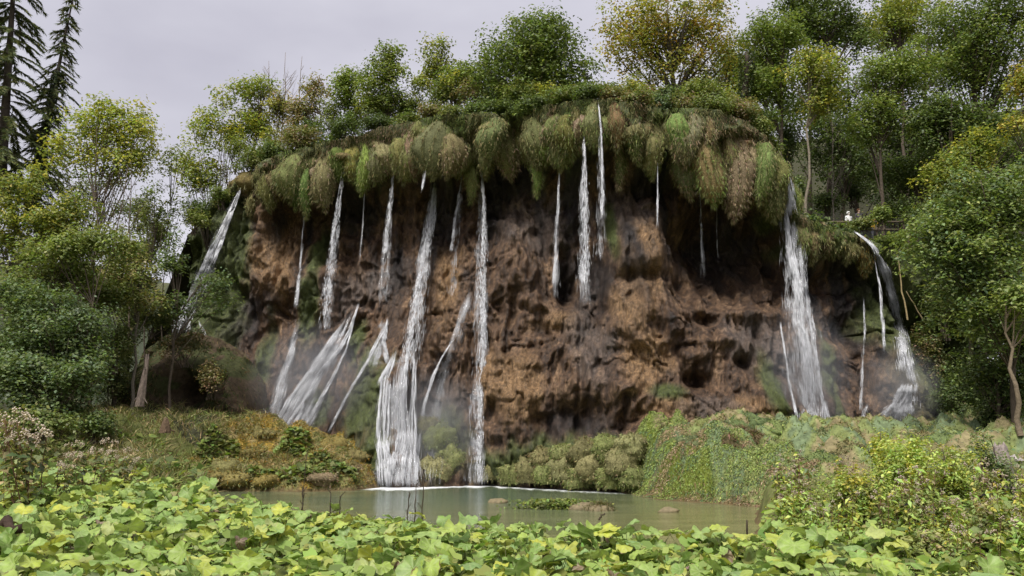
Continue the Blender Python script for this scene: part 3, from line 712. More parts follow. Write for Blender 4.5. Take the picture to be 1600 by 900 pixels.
waterfall("upper fall over the highest mossy lip, twin of the sparkling one",
    [S([(935, 165, 3), (938, 200, 4), (940, 250, 4), (940, 300, 5), (939, 340, 6)], n=620, L=.34, r=.015, braids=2)], [S([(937, 190, 5), (940, 400, 11)], n=300, L=.7, r=.024)])
waterfall("hair-thin thread off a hanging moss tongue right of the twin falls",
    [S([(1024, 200, 1), (1028, 240, 2), (1028, 300, 2), (1027, 350, 3)], n=260, L=.5, r=.012, braids=2)])
waterfall("dark thin thread beside the bright green moss curtain",
    [S([(1093, 285, 1.2), (1095, 330, 1.5), (1097, 400, 3)], n=130, L=.5, r=.010, braids=1)], [S([(1094, 300, 2), (1098, 420, 5)], n=120, L=.8, r=.018)])
waterfall("faintest thread in the dark hollow under the big moss curtain",
    [S([(1120, 318, 1.2), (1120, 360, 1.5), (1121, 400, 3)], n=90, L=.5, r=.009, braids=1)])
waterfall("broad tall waterfall at the right end of the cliff landing on green ledge",
    [S([(1231, 262, 4), (1236, 300, 7), (1240, 330, 12)], mode='surf', n=500, L=.45, r=.016, braids=4, off=.2), S([(1226, 318, 10), (1233, 400, 20), (1243, 470, 26), (1254, 560, 32), (1262, 660, 42)], n=2600, L=.5, r=.018, braids=9, tight=.12), S([(1220, 510, 3), (1232, 590, 3), (1246, 655, 4)], mode='surf', n=420, L=.6, r=.018, braids=2, off=.2),
     S([(1256, 430, 4), (1272, 540, 6), (1290, 662, 7)], n=900, L=.5, r=.018, braids=3)],
    [S([(1232, 340, 16), (1245, 480, 26), (1265, 662, 36)], n=2600, L=.8, r=.028, braids=7)], [(1262, 660, 36.5, (1.0, .4, .2), 500)])
waterfall("curving waterfall at the far right springing from a small ledge",
    [S([(1345, 369, 4), (1365, 385, 9), (1383, 420, 16), (1397, 465, 20), (1408, 510, 22), (1418, 575, 25)], mode='surf', n=2400, L=.45, r=.022, braids=8, off=.3, tight=.15), S([(1366, 405, 2), (1374, 450, 3), (1378, 500, 5), (1380, 540, 6)], n=320, L=.5, r=.014, braids=2), S([(1350, 470, 2), (1352, 520, 4), (1346, 640, 5)], n=260, L=.5, r=.012, braids=2)],
    [S([(1385, 420, 12), (1420, 590, 20)], mode='surf', n=900, L=.8, r=.026, off=.22)])
waterfall("low stepped cascade under the curving fall at the far right",
    [S([(1420, 604, 24), (1414, 628, 34), (1408, 648, 44), (1404, 670, 54)], mode='surf', n=3000, L=.3, r=.034, braids=14, off=.2, tight=.10), S([(1352, 636, 6), (1346, 655, 8), (1342, 666, 9)], mode='surf', n=260, L=.3, r=.015, braids=3, off=.2)],
    [S([(1412, 605, 18), (1404, 670, 34)], mode='surf', n=600, L=.5, r=.026, off=.2)])
waterfall("wide slanting cascade fanning over rock at the left of the pool",
    [S([(556, 487, 2), (546, 515, 4), (530, 545, 6), (503, 578, 9), (478, 620, 12), (454, 660, 15)], mode='surf', n=1700, L=.6, r=.020, braids=7, off=.16, tight=.10), S([(553, 500, 2), (541, 545, 3), (520, 590, 5), (500, 625, 7), (480, 662, 9)], mode='surf', n=1200, L=.6, r=.022, braids=4, off=.16, tight=.12), S([(522, 524, 5), (505, 552, 9), (478, 590, 13), (455, 625, 16), (438, 658, 18)], mode='surf', n=1300, L=.8, r=.018, braids=9, off=.16, tight=.07)],
    [S([(535, 512, 8), (495, 585, 26), (455, 660, 34)], mode='surf', n=2400, L=1.1, r=.030, braids=9, off=.16)])
waterfall("narrow cascade forking over the green rock beside the big apron",
    [S([(604, 505, 3), (600, 535, 6), (606, 566, 7)], mode='surf', n=620, L=.4, r=.017, braids=4, off=.16), S([(598, 520, 5), (575, 565, 4), (545, 615, 4), (516, 672, 4)], mode='surf', n=700, L=.6, r=.016, braids=3, off=.16)],
    [S([(600, 505, 10), (585, 570, 18)], mode='surf', n=500, L=.7, r=.028, off=.16)])
waterfall("big white apron of water falling off the ledge into the pool",
    [S([(612, 566, 7), (603, 590, 12), (599, 640, 15), (597, 690, 16), (602, 749, 19)], n=1500, L=.9, r=.018, braids=9, off=.2, tight=.09), S([(636, 556, 4), (631, 600, 9), (626, 650, 15), (622, 700, 20), (622, 750, 26)], n=3400, L=.8, r=.021, braids=9, off=.3, tight=.12), S([(648, 572, 4), (647, 620, 7), (645, 680, 12), (642, 751, 18)], n=1100, L=.9, r=.017, braids=6, off=.2, tight=.10)],
    [S([(624, 562, 18), (618, 660, 30), (624, 752, 40)], n=2600, L=1.1, r=.026, braids=10)], [(622, 748, 41.2, (1.5, .5, .25), 1800)])
waterfall("slender slanting cascade joining the apron from the right",
    [S([(702, 540, 4), (690, 560, 4), (676, 590, 5), (664, 630, 6), (655, 690, 7), (650, 750, 9)], mode='surf', n=1100, L=.6, r=.016, braids=3, off=.18)],
    [S([(728, 470, 12), (705, 540, 22), (680, 620, 28), (665, 750, 34)], mode='surf', n=800, L=1.0, r=.024, braids=9, off=.18)])

# ------------------------------------------------------------------ foliage builders
def leaf_mesh(name, C, Nn, s, col, mat="leaf", asp=.62, fold=.12):
    n = len(C); Nn = norm(Nn); a = norm(np.cross(Nn, rng.normal(size=(n, 3)))); b = np.cross(Nn, a); s = np.broadcast_to(s, (n,))[:, None]
    V = np.stack([C - a * s * .5, C - b * s * .5 * asp + Nn * s * fold, C + a * s * .5 - Nn * s * .08, C + b * s * .5 * asp + Nn * s * fold], 1).reshape(-1, 3)
    q = np.arange(n)[:, None] * 4 + np.array([[0, 1, 2, 3]])
    return mesh_np(name, V, q, mat, np.repeat(col, 4, 0))

def crown_pts(lobes, nclump, per, rc, pal, flat=.35, shell=.55, hues=None):
    vol = np.array([np.prod(l[1]) ** (2 / 3) for l in lobes]); k = rng.choice(len(lobes), nclump, p=vol / vol.sum())
    d = norm(rng.normal(size=(nclump, 3))); d[:, 2] = np.where(d[:, 2] < -.45, -d[:, 2], d[:, 2])
    r = (shell + (1 - shell) * rng.random(nclump))[:, None] * np.where(rng.random((nclump, 1)) < .2, rng.random((nclump, 1)), 1)
    r = np.where(rng.random((nclump, 1)) < .14, r * 1.28, r)
    c = np.array([l[0] for l in lobes])[k]; R = np.array([l[1] for l in lobes])[k]
    cc = c + d * R * r
    rcs = rc * rng.uniform(.6, 1.35, nclump)
    n = nclump * per; K = np.repeat(np.arange(nclump), per)
    th = rng.uniform(0, 2 * math.pi, n); rr = np.sqrt(rng.random(n)); off = np.stack([np.cos(th) * rr, np.sin(th) * rr, rng.normal(size=n) * flat - .35 * rr ** 2], -1)
    P = cc[K] + off * rcs[K][:, None]
    outw = norm(off * [1, 1, 0] + 1e-6)
    Nn = np.array([0, 0, 1.]) + .45 * outw + .35 * d[K] + .45 * rng.normal(size=(n, 3))
    PP = np.array(sum([PAL[p] for p in pal.split('+')], []))
    cb = PP[rng.integers(0, len(PP), nclump)][K]; cl = PP[rng.integers(0, len(PP), n)] * 1.0; cb = cb * 1.0
    col = (.65 * cb + .35 * cl) * (1 + .2 * rng.normal(size=(n, 1))) * (1 + .06 * rng.normal(size=(n, 3)))
    return P, Nn, np.clip(col * 1.88, .01, .7), cc

def lobes_in(c, R, k, inner=.86, rad=.36):
    out = [(c, R * .58)]
    for _ in range(int(k * 2.2)):
        d = norm(rng.normal(size=3)) * rng.uniform(.4, 1) * inner
        out.append((c + d * R, R * rng.uniform(rad * .75, rad * 1.2)))
    return out

def curve3(a, b, sag, m=5):
    t = np.linspace(0, 1, m)[:, None]; mid = (a + b) / 2 + sag
    return (1 - t) ** 2 * a + 2 * t * (1 - t) * mid + t ** 2 * b

BARK = np.array([.10, .078, .058])
def tree(label, crowns, base, Y, pal, n=6000, leaf=.17, rc=.55, trunk=.16, nb=26, group=None, name="broadleaf_tree", cat="tree", bark=BARK, depth=.9, nl=7, top_px=None, stems=1, flat=.35, ground=None, shell=.5):
    """crowns: [(px,py,rx,ry)] in the photo, all on the tree's own distance Y; base: (px,py) of the foot"""
    b = at(base[0], base[1], Y)
    b[2] = terrain(b[0], b[1]) if ground is None else ground
    t = thing(name, label, cat, b, group); off = b
    lobes = []
    area = sum(c[2] * c[3] for c in crowns)
    for px, py, rx, ry in crowns:
        c = at(px, py, Y); rx, ry = rx * 1.16, ry * 1.16; R = np.array([rx * Y / FPX, (rx + ry) / 2 * Y / FPX * depth, ry * Y / FPX])
        lobes += lobes_in(c, R, max(3, int(nl * rx * ry / area * len(crowns) + .5)))
    n = int(n * 1.5); leaf = leaf * 1.12; rc = rc * 1.15; per = 24; ncl = max(4, n // per)
    P, Nn, col, cc = crown_pts(lobes, ncl, per, rc, pal, flat, shell)
    ob("crown", leaf_mesh("crown", P - off, Nn, leaf * rng.uniform(.6, 1.3, len(P)), col), t)
    A = Acc(); BR = Acc()
    allc = np.concatenate([l[0][None] for l in lobes]); cen = allc.mean(0); zt = cc[:, 2].max()
    for st in range(stems):
        tip = np.array([cen[0] + (rng.normal() * .5 if stems == 1 else rng.normal() * 1.2), b[1] + rng.normal() * .4, b[2] + (zt - b[2]) * (.88 if stems == 1 else rng.uniform(.65, .9))])
        if top_px: tip = at(top_px[0], top_px[1], Y)
        bs = b + np.array([rng.normal() * .25, rng.normal() * .2, 0]) * (stems > 1)
        tp = curve3(bs - np.array([0, 0, .3]), tip, np.array([rng.normal() * .3, 0, 0]), 9); tp[1:-1] += rng.normal(size=(7, 3)) * .07
        r = trunk * (1 if stems == 1 else .7); A.tube(tp - off, np.linspace(r, r * .15, 9), 7, bark * rng.uniform(.8, 1.2))
        sel = cc[rng.choice(len(cc), min(nb // stems + 1, len(cc)), replace=False)]
        for q in sel:
            k = np.clip((q[2] - b[2] - .8 * np.hypot(q[0] - cen[0], q[1] - cen[1])) / max(zt - b[2], .1), .2, .95); a = tp[int(k * 8)]
            BR.tube(curve3(a, q, np.array([0, 0, .25 * rng.normal()]), 5) - off, np.linspace(r * .32, .012, 5), 4, bark * rng.uniform(.7, 1.2))
    tk = ob("trunk", A.mesh("trunk", "bark", True), t)
    if BR.n: ob("branch", BR.mesh("branch", "bark"), tk)
    return t

def bush(label, px, py, rx, ry, Y, pal, n=1500, leaf=.15, rc=.35, group=None, name="shrub", cat="shrub", nl=5, foot=None, flat=.45, nst=9):
    c = at(px, py, Y); R = np.array([rx, (rx + ry) / 2, ry]) * Y / FPX
    b = c - np.array([0, 0, R[2] * .95])
    if foot is not None: b[2] = foot
    t = thing(name, label, cat, b, group)
    per = 26; P, Nn, col, cc = crown_pts(lobes_in(c, R, nl, .6, .55), max(4, n // per), per, rc, pal, flat, .45)
    ob("foliage", leaf_mesh("foliage", P - b, Nn, leaf * rng.uniform(.6, 1.3, len(P)), col), t)
    A = Acc()
    for q in cc[rng.choice(len(cc), min(nst, len(cc)), replace=False)]:
        s = b + np.array([rng.normal() * .15, rng.normal() * .15, -.2]); A.tube(curve3(s, q, np.array([0, 0, .1])) - b, np.linspace(.03, .008, 5), 4, BARK)
    ob("stem", A.mesh("stem", "bark"), t)
    return t
# ------------------------------------------------------------------ trees and shrubs on the plateau
# left skyline
tree("yellow-green tree on the cliff's left shoulder nearest the falls' start", [(335, 200, 40, 40), (310, 270, 36, 46), (350, 150, 20, 20)], (318, 352), 50, 'yellow+light', 4200, .17, .5, .10, 26, stems=2)
tree("tall leafy yellow-green tree behind the left shoulder", [(405, 150, 34, 40), (385, 200, 40, 36)], (395, 262), 51, 'yellow+light+green', 3600, .17, .5, .10, 24)
tree("small sparse tree with reddish tips left of the bare saplings", [(440, 170, 26, 30)], (440, 245), 50, 'yellow+pink+olive', 1300, .15, .4, .07, 18)
tree("pale straggly tree with brownish leaves behind the leafy ivy bank", [(498, 150, 28, 26), (478, 175, 30, 30)], (488, 240), 49, 'straw+olive+pink', 2000, .15, .4, .08, 20)
tree("slim green tree between the pale scrub and the tall column", [(545, 145, 28, 36), (540, 120, 14, 18)], (545, 215), 48, 'green+light', 2300, .16, .42, .08, 18)
tree("upright green tree rising alone on the lip left of centre", [(600, 85, 30, 28), (598, 125, 36, 34), (606, 160, 38, 28)], (608, 200), 46, 'light+green+olive', 4300, .16, .45, .11, 26, top_px=(602, 70))
tree("thin yellowing tree right of the upright green one", [(680, 90, 28, 28), (672, 125, 26, 26)], (690, 185), 47, 'yellow+light+olive', 1700, .16, .45, .08, 22)
tree("low bright green tree left of the great domed one", [(722, 130, 36, 36)], (722, 190), 46, 'light+green', 2400, .16, .42, .09, 18)
tree("great domed dark green tree above the middle of the lip", [(840, 70, 78, 48), (795, 110, 56, 56), (860, 120, 66, 46), (765, 135, 40, 40), (825, 45, 56, 26), (890, 130, 44, 38), (820, 160, 60, 24), (755, 165, 34, 20)], (830, 182), 44.5, 'green+green+light+dark', 15000, .17, .55, .22, 44, nl=12, shell=.6)
tree("large thinning beech with orange autumn leaves", [(1040, 40, 90, 50), (990, 90, 50, 46), (1100, 80, 60, 56), (960, 40, 34, 50), (1120, 20, 46, 40), (1060, 110, 60, 34), (1000, 130, 40, 26), (1120, 130, 40, 26)], (1066, 168), 47, 'orange+olive+yellow', 10500, .17, .55, .30, 60, nl=12, bark=np.array([.09, .075, .06]), flat=.5)
tree("green tree filling the gap behind the orange beech", [(1150, 110, 50, 50), (1100, 140, 50, 24)], (1140, 190), 52, 'green+olive', 3600, .18, .55, .14, 22)
tree("tall green tree rising just right of the orange beech", [(1210, 60, 46, 60), (1205, 150, 40, 50), (1190, 120, 40, 40)], (1212, 250), 46, 'green+light+green', 7000, .17, .52, .17, 30)
tree("pale trunked tree with yellowish leaves beside the right fall", [(1275, 120, 44, 46), (1290, 160, 40, 30), (1262, 85, 30, 26)], (1255, 318), 44, 'yellow+olive+light', 3600, .17, .5, .11, 26, bark=np.array([.22, .185, .14]), top_px=(1270, 100))
tree("tall dark tree whose straight trunk runs out of the top", [(1290, 30, 66, 50), (1250, 10, 50, 40), (1330, 60, 40, 40)], (1284, 300), 54, 'dark+green', 6500, .18, .55, .22, 34, top_px=(1290, -40))
tree("soft mid-green round tree on a dark forked trunk", [(1400, 130, 56, 46), (1380, 185, 46, 40), (1430, 95, 40, 34), (1350, 200, 36, 30)], (1372, 330), 45, 'light+green', 7500, .16, .5, .15, 34, shell=.6)
tree("olive tree crown at the top behind the round mid-green one", [(1420, 30, 66, 40), (1370, 50, 50, 34)], (1410, 280), 55, 'olive+yellow+green', 5200, .18, .55, .18, 26)
tree("dark wooded tree in the gap left of the round crown", [(1320, 240, 50, 50), (1290, 210, 40, 50)], (1310, 345), 51, 'dark+dark+green', 5200, .17, .55, .14, 30)
tree("dark spreading tree behind the walkway", [(1410, 270, 60, 44), (1460, 250, 40, 50)], (1425, 370), 49, 'dark+green', 5600, .17, .55, .15, 26)
tree("huge green tree filling the top right corner", [(1550, 60, 90, 80), (1500, 110, 60, 60), (1580, 150, 60, 60), (1490, 40, 50, 50)], (1540, 420), 46, 'green+light+dark+green', 15000, .17, .55, .30, 46, nl=12)
tree("dark green tree under the huge corner tree", [(1490, 190, 56, 50), (1560, 220, 56, 40), (1450, 200, 40, 40)], (1500, 400), 44, 'dark+green', 8000, .17, .55, .18, 30)
tree("yellow-tinted tree top lit in front of the dark right wood", [(1520, 232, 42, 40), (1480, 290, 46, 44)], (1500, 470), 40, 'yellow+light+green', 5200, .15, .45, .12, 24)
tree("yellow autumn branch tree at the right picture edge", [(1600, 130, 20, 46), (1590, 190, 20, 30)], (1640, 420), 38, 'yellow+gold+light', 1500, .16, .4, .10, 14)
tree("large layered grey-green maple leaning over the far right fall", [(1530, 330, 90, 60), (1500, 400, 90, 60), (1560, 440, 70, 70), (1480, 350, 50, 40), (1590, 330, 50, 80), (1500, 480, 50, 50), (1560, 510, 60, 40)], (1590, 700), 31, 'green+bluegreen+light', 17000, .145, .42, .13, 70, nl=16, shell=.6, top_px=(1560, 330), ground=3.0)
tree("low dark maple under the layered one at the right edge", [(1560, 580, 50, 40), (1590, 620, 30, 50), (1530, 560, 30, 20)], (1570, 720), 33, 'dark+green', 4200, .14, .4, .09, 24, ground=3.2)
tree("slim bare-stemmed tree with light bark at the right edge", [(1590, 470, 40, 30)], (1597, 700), 29, 'green+light', 1500, .14, .4, .11, 14, top_px=(1572, 470), bark=np.array([.16, .125, .085]), ground=2.6)
# left-hand wood
tree("yellow maple with a broad open crown against the sky", [(175, 190, 66, 34), (140, 215, 50, 40), (215, 225, 46, 50), (185, 260, 70, 34), (95, 235, 40, 34)], (165, 420), 44, 'yellow+yellow+light', 6600, .17, .5, .13, 44, nl=11, stems=3, flat=.3)
tree("thin wispy sapling between the yellow maple and the cliff shoulder", [(266, 260, 22, 44), (272, 330, 22, 34)], (270, 400), 46, 'olive+light', 700, .14, .35, .05, 16)
tree("second wispy sapling left of the fall's mossy cone", [(240, 330, 26, 44)], (236, 440), 44, 'olive+green', 800, .14, .35, .05, 16)
tree("bushy yellow-green tree at the left picture edge", [(40, 360, 56, 44), (110, 350, 50, 40), (30, 290, 40, 34)], (50, 560), 38, 'yellow+olive+green', 6500, .15, .45, .12, 26, stems=2)
tree("rounded olive tree below the yellow maple", [(100, 410, 66, 50), (170, 390, 50, 40), (60, 440, 60, 40)], (110, 600), 36, 'olive+light+green', 8000, .14, .42, .12, 28, stems=2)
tree("pale tree leaning over the dark hollow on the left", [(200, 440, 50, 40), (230, 470, 36, 30), (190, 400, 30, 30)], (215, 520), 39, 'olive+straw+light', 3800, .14, .4, .09, 24, bark=np.array([.15, .13, .10]))
tree("dark green layered tree standing over the left bank", [(80, 510, 80, 44), (40, 470, 60, 40), (130, 540, 50, 40), (60, 570, 70, 40)], (90, 690), 32, 'green+dark+bluegreen', 11000, .13, .42, .12, 40, nl=12, shell=.6)
tree("lowest dark tree whose boughs touch the left meadow", [(30, 590, 60, 34), (120, 600, 50, 30), (70, 640, 60, 24)], (60, 700), 30, 'bluegreen+green+dark', 6500, .13, .4, .09, 30, shell=.6)
tree("small dark maple in front of the far left waterfall", [(335, 445, 34, 20), (262, 410, 26, 30), (345, 475, 30, 18), (285, 480, 34, 20), (270, 375, 20, 16)], (275, 530), 40, 'green+dark+bluegreen', 2000, .14, .4, .08, 20, shell=.4, top_px=(285, 400))
tree("dark tree clump behind the far left saplings", [(120, 300, 70, 40), (60, 330, 50, 40), (200, 340, 50, 30)], (120, 430), 52, 'dark+olive', 2600, .17, .5, .12, 26, stems=2)

# conifers
def spruce(label, base, tipp, Y, R0, whorls, dens, pal, trunk=.22, zfrac=.0, ivy=False, half=1.0, droop=.35):
    b = at(base[0], base[1], Y); tip = at(tipp[0], tipp[1], Y); t = thing("spruce_tree", label, "tree", b)
    H = np.linalg.norm(tip - b); ax = (tip - b) / H; A = Acc(); tp = np.linspace(0, 1, 8)[:, None] * (tip - b)
    A.tube(tp, np.linspace(trunk, .03, 8), 8, (.075, .06, .05)); tk = ob("trunk", A.mesh("trunk", "bark", True), t)
    P = []; D = []; B = Acc()
    for k in range(whorls):
        f = zfrac + (1 - zfrac) * (k + rng.random()) / whorls; R = R0 * (1 - f) ** .75 * rng.uniform(.65, 1.15) + .25
        for th in rng.uniform(0, 2 * math.pi, 5):
            o = np.array([math.cos(th), math.sin(th), 0]); s = ax * H * f; e = s + o * R * rng.uniform(.7, 1.1) + np.array([0, 0, -droop * R])
            cv = curve3(s, e, np.array([0, 0, .18 * R]), 6); B.tube(cv, np.linspace(.035, .008, 6), 3, (.07, .055, .045))
            m = int(dens * R); u = rng.random(m) * .85 + .15; q = np.stack([np.interp(u, np.linspace(0, 1, 6), cv[:, i]) for i in range(3)], -1)
            side = norm(np.cross(o, [0, 0, 1.])) * rng.choice([-1, 1], (m, 1))
            dd = side * rng.uniform(.2, 1, (m, 1)) + o * .6 + np.array([0, 0, -.7]) * rng.uniform(.2, 1.3, (m, 1)); P.append(q); D.append(dd)
    ob("branch", B.mesh("branch", "bark"), tk)
    P = np.concatenate(P); D = np.concatenate(D); n_ = len(P)
    ob("crown", blades("crown", P, D, rng.uniform(.15, .5, n_), rng.uniform(.018, .04, n_), pick(pal, n_) * 1.3, "needle", np.tile([0, 0, -.3], (n_, 1))), t)
    if ivy:
        m = 2600; f = rng.random(m) * .62; th = rng.uniform(0, 6.28, m); r = (.26 + .16 * rng.random(m)) * (1 - .5 * f)
        q = ax * (H * f)[:, None] + np.stack([np.cos(th) * r, np.sin(th) * r, 0 * r], -1); nn = np.stack([np.cos(th), np.sin(th), .4 + 0 * th], -1)
        ob("ivy", leaf_mesh("ivy", q, nn + .3 * rng.normal(size=(m, 3)), rng.uniform(.12, .24, m), pick('dark+green', m)), t)
    return t
spruce("leaning spruce with an ivy-wrapped trunk and thin drooping branches", (42, 345), (118, -22), 52, 2.1, 44, 30, 'dark+olive', .26, .18, ivy=True, droop=.55)
spruce("dense dark spruce cut off by the left picture edge", (0, 300), (30, -150), 50, 4.6, 44, 70, 'dark+olive', .35, .0, droop=.5)
spruce("second dark spruce farther behind at the left edge", (-60, 330), (-25, -60), 56, 4.2, 36, 60, 'dark', .3, .0, droop=.5)

for lab, crowns, base, Y, pal, n in [
    ("dark back-row tree closing the gap right of the beech", [(1180, 120, 60, 60), (1200, 200, 50, 50)], (1190, 260), 62, 'dark+green', 3800),
    ("tall back-row tree behind the pale trunk", [(1270, 60, 70, 60), (1260, 180, 60, 60)], (1260, 300), 64, 'dark+green', 5000),
    ("back-row tree behind the walkway visitors", [(1340, 150, 70, 60), (1330, 270, 70, 60)], (1340, 330), 60, 'dark+dark+green', 5600),
    ("back-row tree above and right of the walkway", [(1430, 200, 70, 70), (1420, 300, 70, 50)], (1430, 350), 58, 'dark+dark', 5600),
    ("deep green back-row tree at the top right", [(1400, 40, 80, 60), (1480, 100, 70, 70)], (1440, 330), 64, 'dark+green', 5600),
    ("shadowy back-row tree at the right edge", [(1560, 260, 70, 80), (1500, 330, 60, 60)], (1540, 420), 52, 'dark+dark', 5600),
    ("pale green back-row tree behind the left saplings", [(230, 380, 60, 30), (170, 400, 60, 30)], (200, 440), 62, 'olive+green', 2400),
    ("olive back-row tree at the left behind the yellow maple", [(90, 380, 60, 40), (20, 400, 50, 40)], (60, 440), 60, 'olive+dark', 3000)]:
    tree(lab, crowns, base, Y, pal, n, .22, .75, .2, 24)

def bare_tree(label, base, tipp, Y, r=.06, nb=14, col=(.20, .16, .13), name="bare_sapling", spread=.9):
    b = at(*base, Y); b[2] = terrain(b[0], b[1]); tip = at(*tipp, Y); t = thing(name, label, "tree", b); A = Acc(); H = np.linalg.norm(tip - b)
    tp = np.linspace(0, 1, 8)[:, None] * (tip - b) + np.concatenate([[[0, 0, 0]], rng.normal(size=(6, 3)) * .05, [[0, 0, 0]]]); A.tube(tp, np.linspace(r, .012, 8), 6, col)
    tk = ob("trunk", A.mesh("trunk", "bark", True), t); B = Acc()
    for k in range(nb):
        f = rng.uniform(.3, .92); a = f * (tip - b); th = rng.uniform(0, 6.28); L = spread * (1.1 - f) * H * .42
        e = a + np.array([math.cos(th) * L * .6, math.sin(th) * L * .6, L]); cv = curve3(a, e, np.array([0, 0, -.1 * L])); B.tube(cv, np.linspace(.02, .006, 5), 4, col)
        for q in range(2):
            e2 = cv[3] + rng.normal(size=3) * L * .2 + [0, 0, L * .22]; B.tube(curve3(cv[2], e2, np.zeros(3), 3), [.01, .007, .005], 3, col)
    ob("branch", B.mesh("branch", "bark"), tk); return t
bare_tree("bare grey sapling with forked twigs above the left shoulder", (441, 190), (446, 82), 50)
bare_tree("straight leafless pole of a sapling beside the forked one", (464, 190), (472, 88), 50, nb=5, spread=.4)
bare_tree("low bare twiggy sapling left of the forked one", (428, 190), (420, 95), 51, r=.04, nb=8)
bare_tree("bare broken sapling with pale twigs right of the tall right fall", (1296, 290), (1300, 190), 47, r=.05, nb=18, col=(.2, .17, .14))
for lab, b_, t_, Y in [("pale vertical trunk of a leafy tree seen through the yellow maple", (215, 470), (205, 250), 43), ("dark slanting trunk under the yellow maple", (150, 440), (200, 260), 42)]:
    bare_tree(lab, b_, t_, Y, r=.07, nb=12, col=(.13, .10, .075), name="slender_tree")
# ivy-covered snag
b = at(1160, 165, 45); t = thing("ivy_snag", "leaning dead trunk wrapped in dark ivy right of the orange beech", "snag", b); A = Acc()
tip = at(1167, 82, 45); tp = curve3(np.zeros(3), tip - b, np.array([.2, 0, 0]), 8); A.tube(tp, np.linspace(.22, .12, 8), 8, (.06, .045, .035)); A.tube(curve3(tp[5], tp[5] + [.5, 0, .7], np.zeros(3), 4), [.08, .07, .05, .03], 6, (.06, .045, .035)); ob("trunk", A.mesh("trunk", "bark", True), t)
m = 900; f = rng.random(m); th = rng.uniform(0, 6.28, m); q = np.stack([np.interp(f, np.linspace(0, 1, 8), tp[:, k]) for k in range(3)], -1) + np.stack([np.cos(th), np.sin(th), 0 * th], -1) * (.2 + .2 * rng.random((m, 1)) + .15 * f[:, None])
ob("ivy", leaf_mesh("ivy", q, norm(rng.normal(size=(m, 3))), rng.uniform(.1, .2, m), pick('dark+dark+green', m)), t)

# shrubs fringing the lip, then the leafy bank on the left shoulder
FR = [(395, 250, 30, 22, 'olive+green', "olive shrub over the first moss curtains at the left"), (432, 236, 34, 24, 'dark+green', "dark leafy bank of broad leaves on the left shoulder"), (470, 215, 34, 26, 'pink+olive', "purplish scrub in the middle of the left shoulder"), (505, 225, 26, 24, 'dark+green', "dark bush at the foot of the pale straggly tree"),
      (540, 198, 28, 24, 'dark+green', "dark bush below the slim green tree"), (585, 188, 30, 18, 'dark', "blackish low shrub left of the upright green tree's foot"), (640, 182, 28, 18, 'olive+green', "olive shrub right of the upright green tree's foot"), (672, 172, 24, 16, 'pink+olive', "pinkish shrub above the notch of the tallest fall"), (706, 172, 26, 18, 'green+olive', "green shrub right of the tallest fall's notch"), (745, 165, 30, 22, 'green+dark', "dense shrub under the low bright tree"),
      (790, 168, 34, 20, 'dark+green', "dark shrub under the dome's left side"), (835, 160, 34, 18, 'green+dark', "green shrub right under the dome's trunk"), (880, 148, 32, 18, 'olive+green', "olive shrub under the dome's right side"), (918, 140, 28, 14, 'dark+green', "low dark shrub over the highest lip"), (960, 148, 30, 18, 'olive+pink', "olive shrub right of the highest fall"), (1000, 150, 32, 22, 'green+pink', "mixed flowering shrub below the beech's left boughs"),
      (1035, 160, 30, 18, 'dark+bluegreen', "dark broad-leaved plants below the beech trunk"), (1072, 160, 30, 22, 'olive+pink', "olive shrub right of the beech trunk"), (1110, 162, 36, 24, 'green+olive', "rounded grassy-topped shrub left of the corner"), (1150, 172, 36, 24, 'green+pink', "rounded shrub crowning the right corner of the lip"), (1185, 196, 24, 24, 'olive+green', "shrub bending down over the right corner"), (1130, 190, 36, 12, 'dark+bluegreen', "dark leafy strip below the rounded corner shrubs"),
      (1205, 222, 16, 18, 'olive+green', "small shrub at the brink of the right fall"), (345, 300, 18, 16, 'olive+green', "small shrub at the brink of the far left fall"), (1270, 345, 22, 12, 'green+light', "low green plants right of the broad fall's brink"), (1315, 352, 24, 10, 'dark+olive', "low shrub before the walkway railing"), (1385, 372, 26, 14, 'green+light', "leafy shrub over the far right fall"), (1425, 400, 24, 22, 'dark+green', "dark shrub right of the far right fall's brink"), (1375, 330, 14, 16, 'green+light', "small fern-like shrub beside the walkway")]
for px, py, rx, ry, pal, lab in FR:
    ry = ry * 1.2; rx = rx * 1.15; py = py + 7
    bush(lab, px, py, rx, ry, surfY(px, min(py + 50, 420)) + .25 if px < 1240 else surfY(px, py + 45) + .5, pal, int(700 + rx * ry * 2.6), .13, .3)
for k, px in enumerate(np.linspace(375, 1190, 30)):
    ly = np.interp(px, [p[0] for p in LIP], [p[1] for p in LIP]); ry = rng.uniform(16, 30) * (1.35 if px < 760 else 1); Y = float(Y0(at(px, ly, 43.)[0])) + rng.uniform(1.5, 3.0)
    bush("scrubby bush in the second row behind the shrubs along the cliff lip", px + rng.uniform(-8, 8), ly - ry * rng.uniform(.7, 1.25), rng.uniform(24, 38), ry, Y, ['olive+light', 'green+olive', 'yellow+olive', 'pink+olive', 'dark+green'][k % 5], 1500, .14, .34, group="second-row scrub behind the lip")
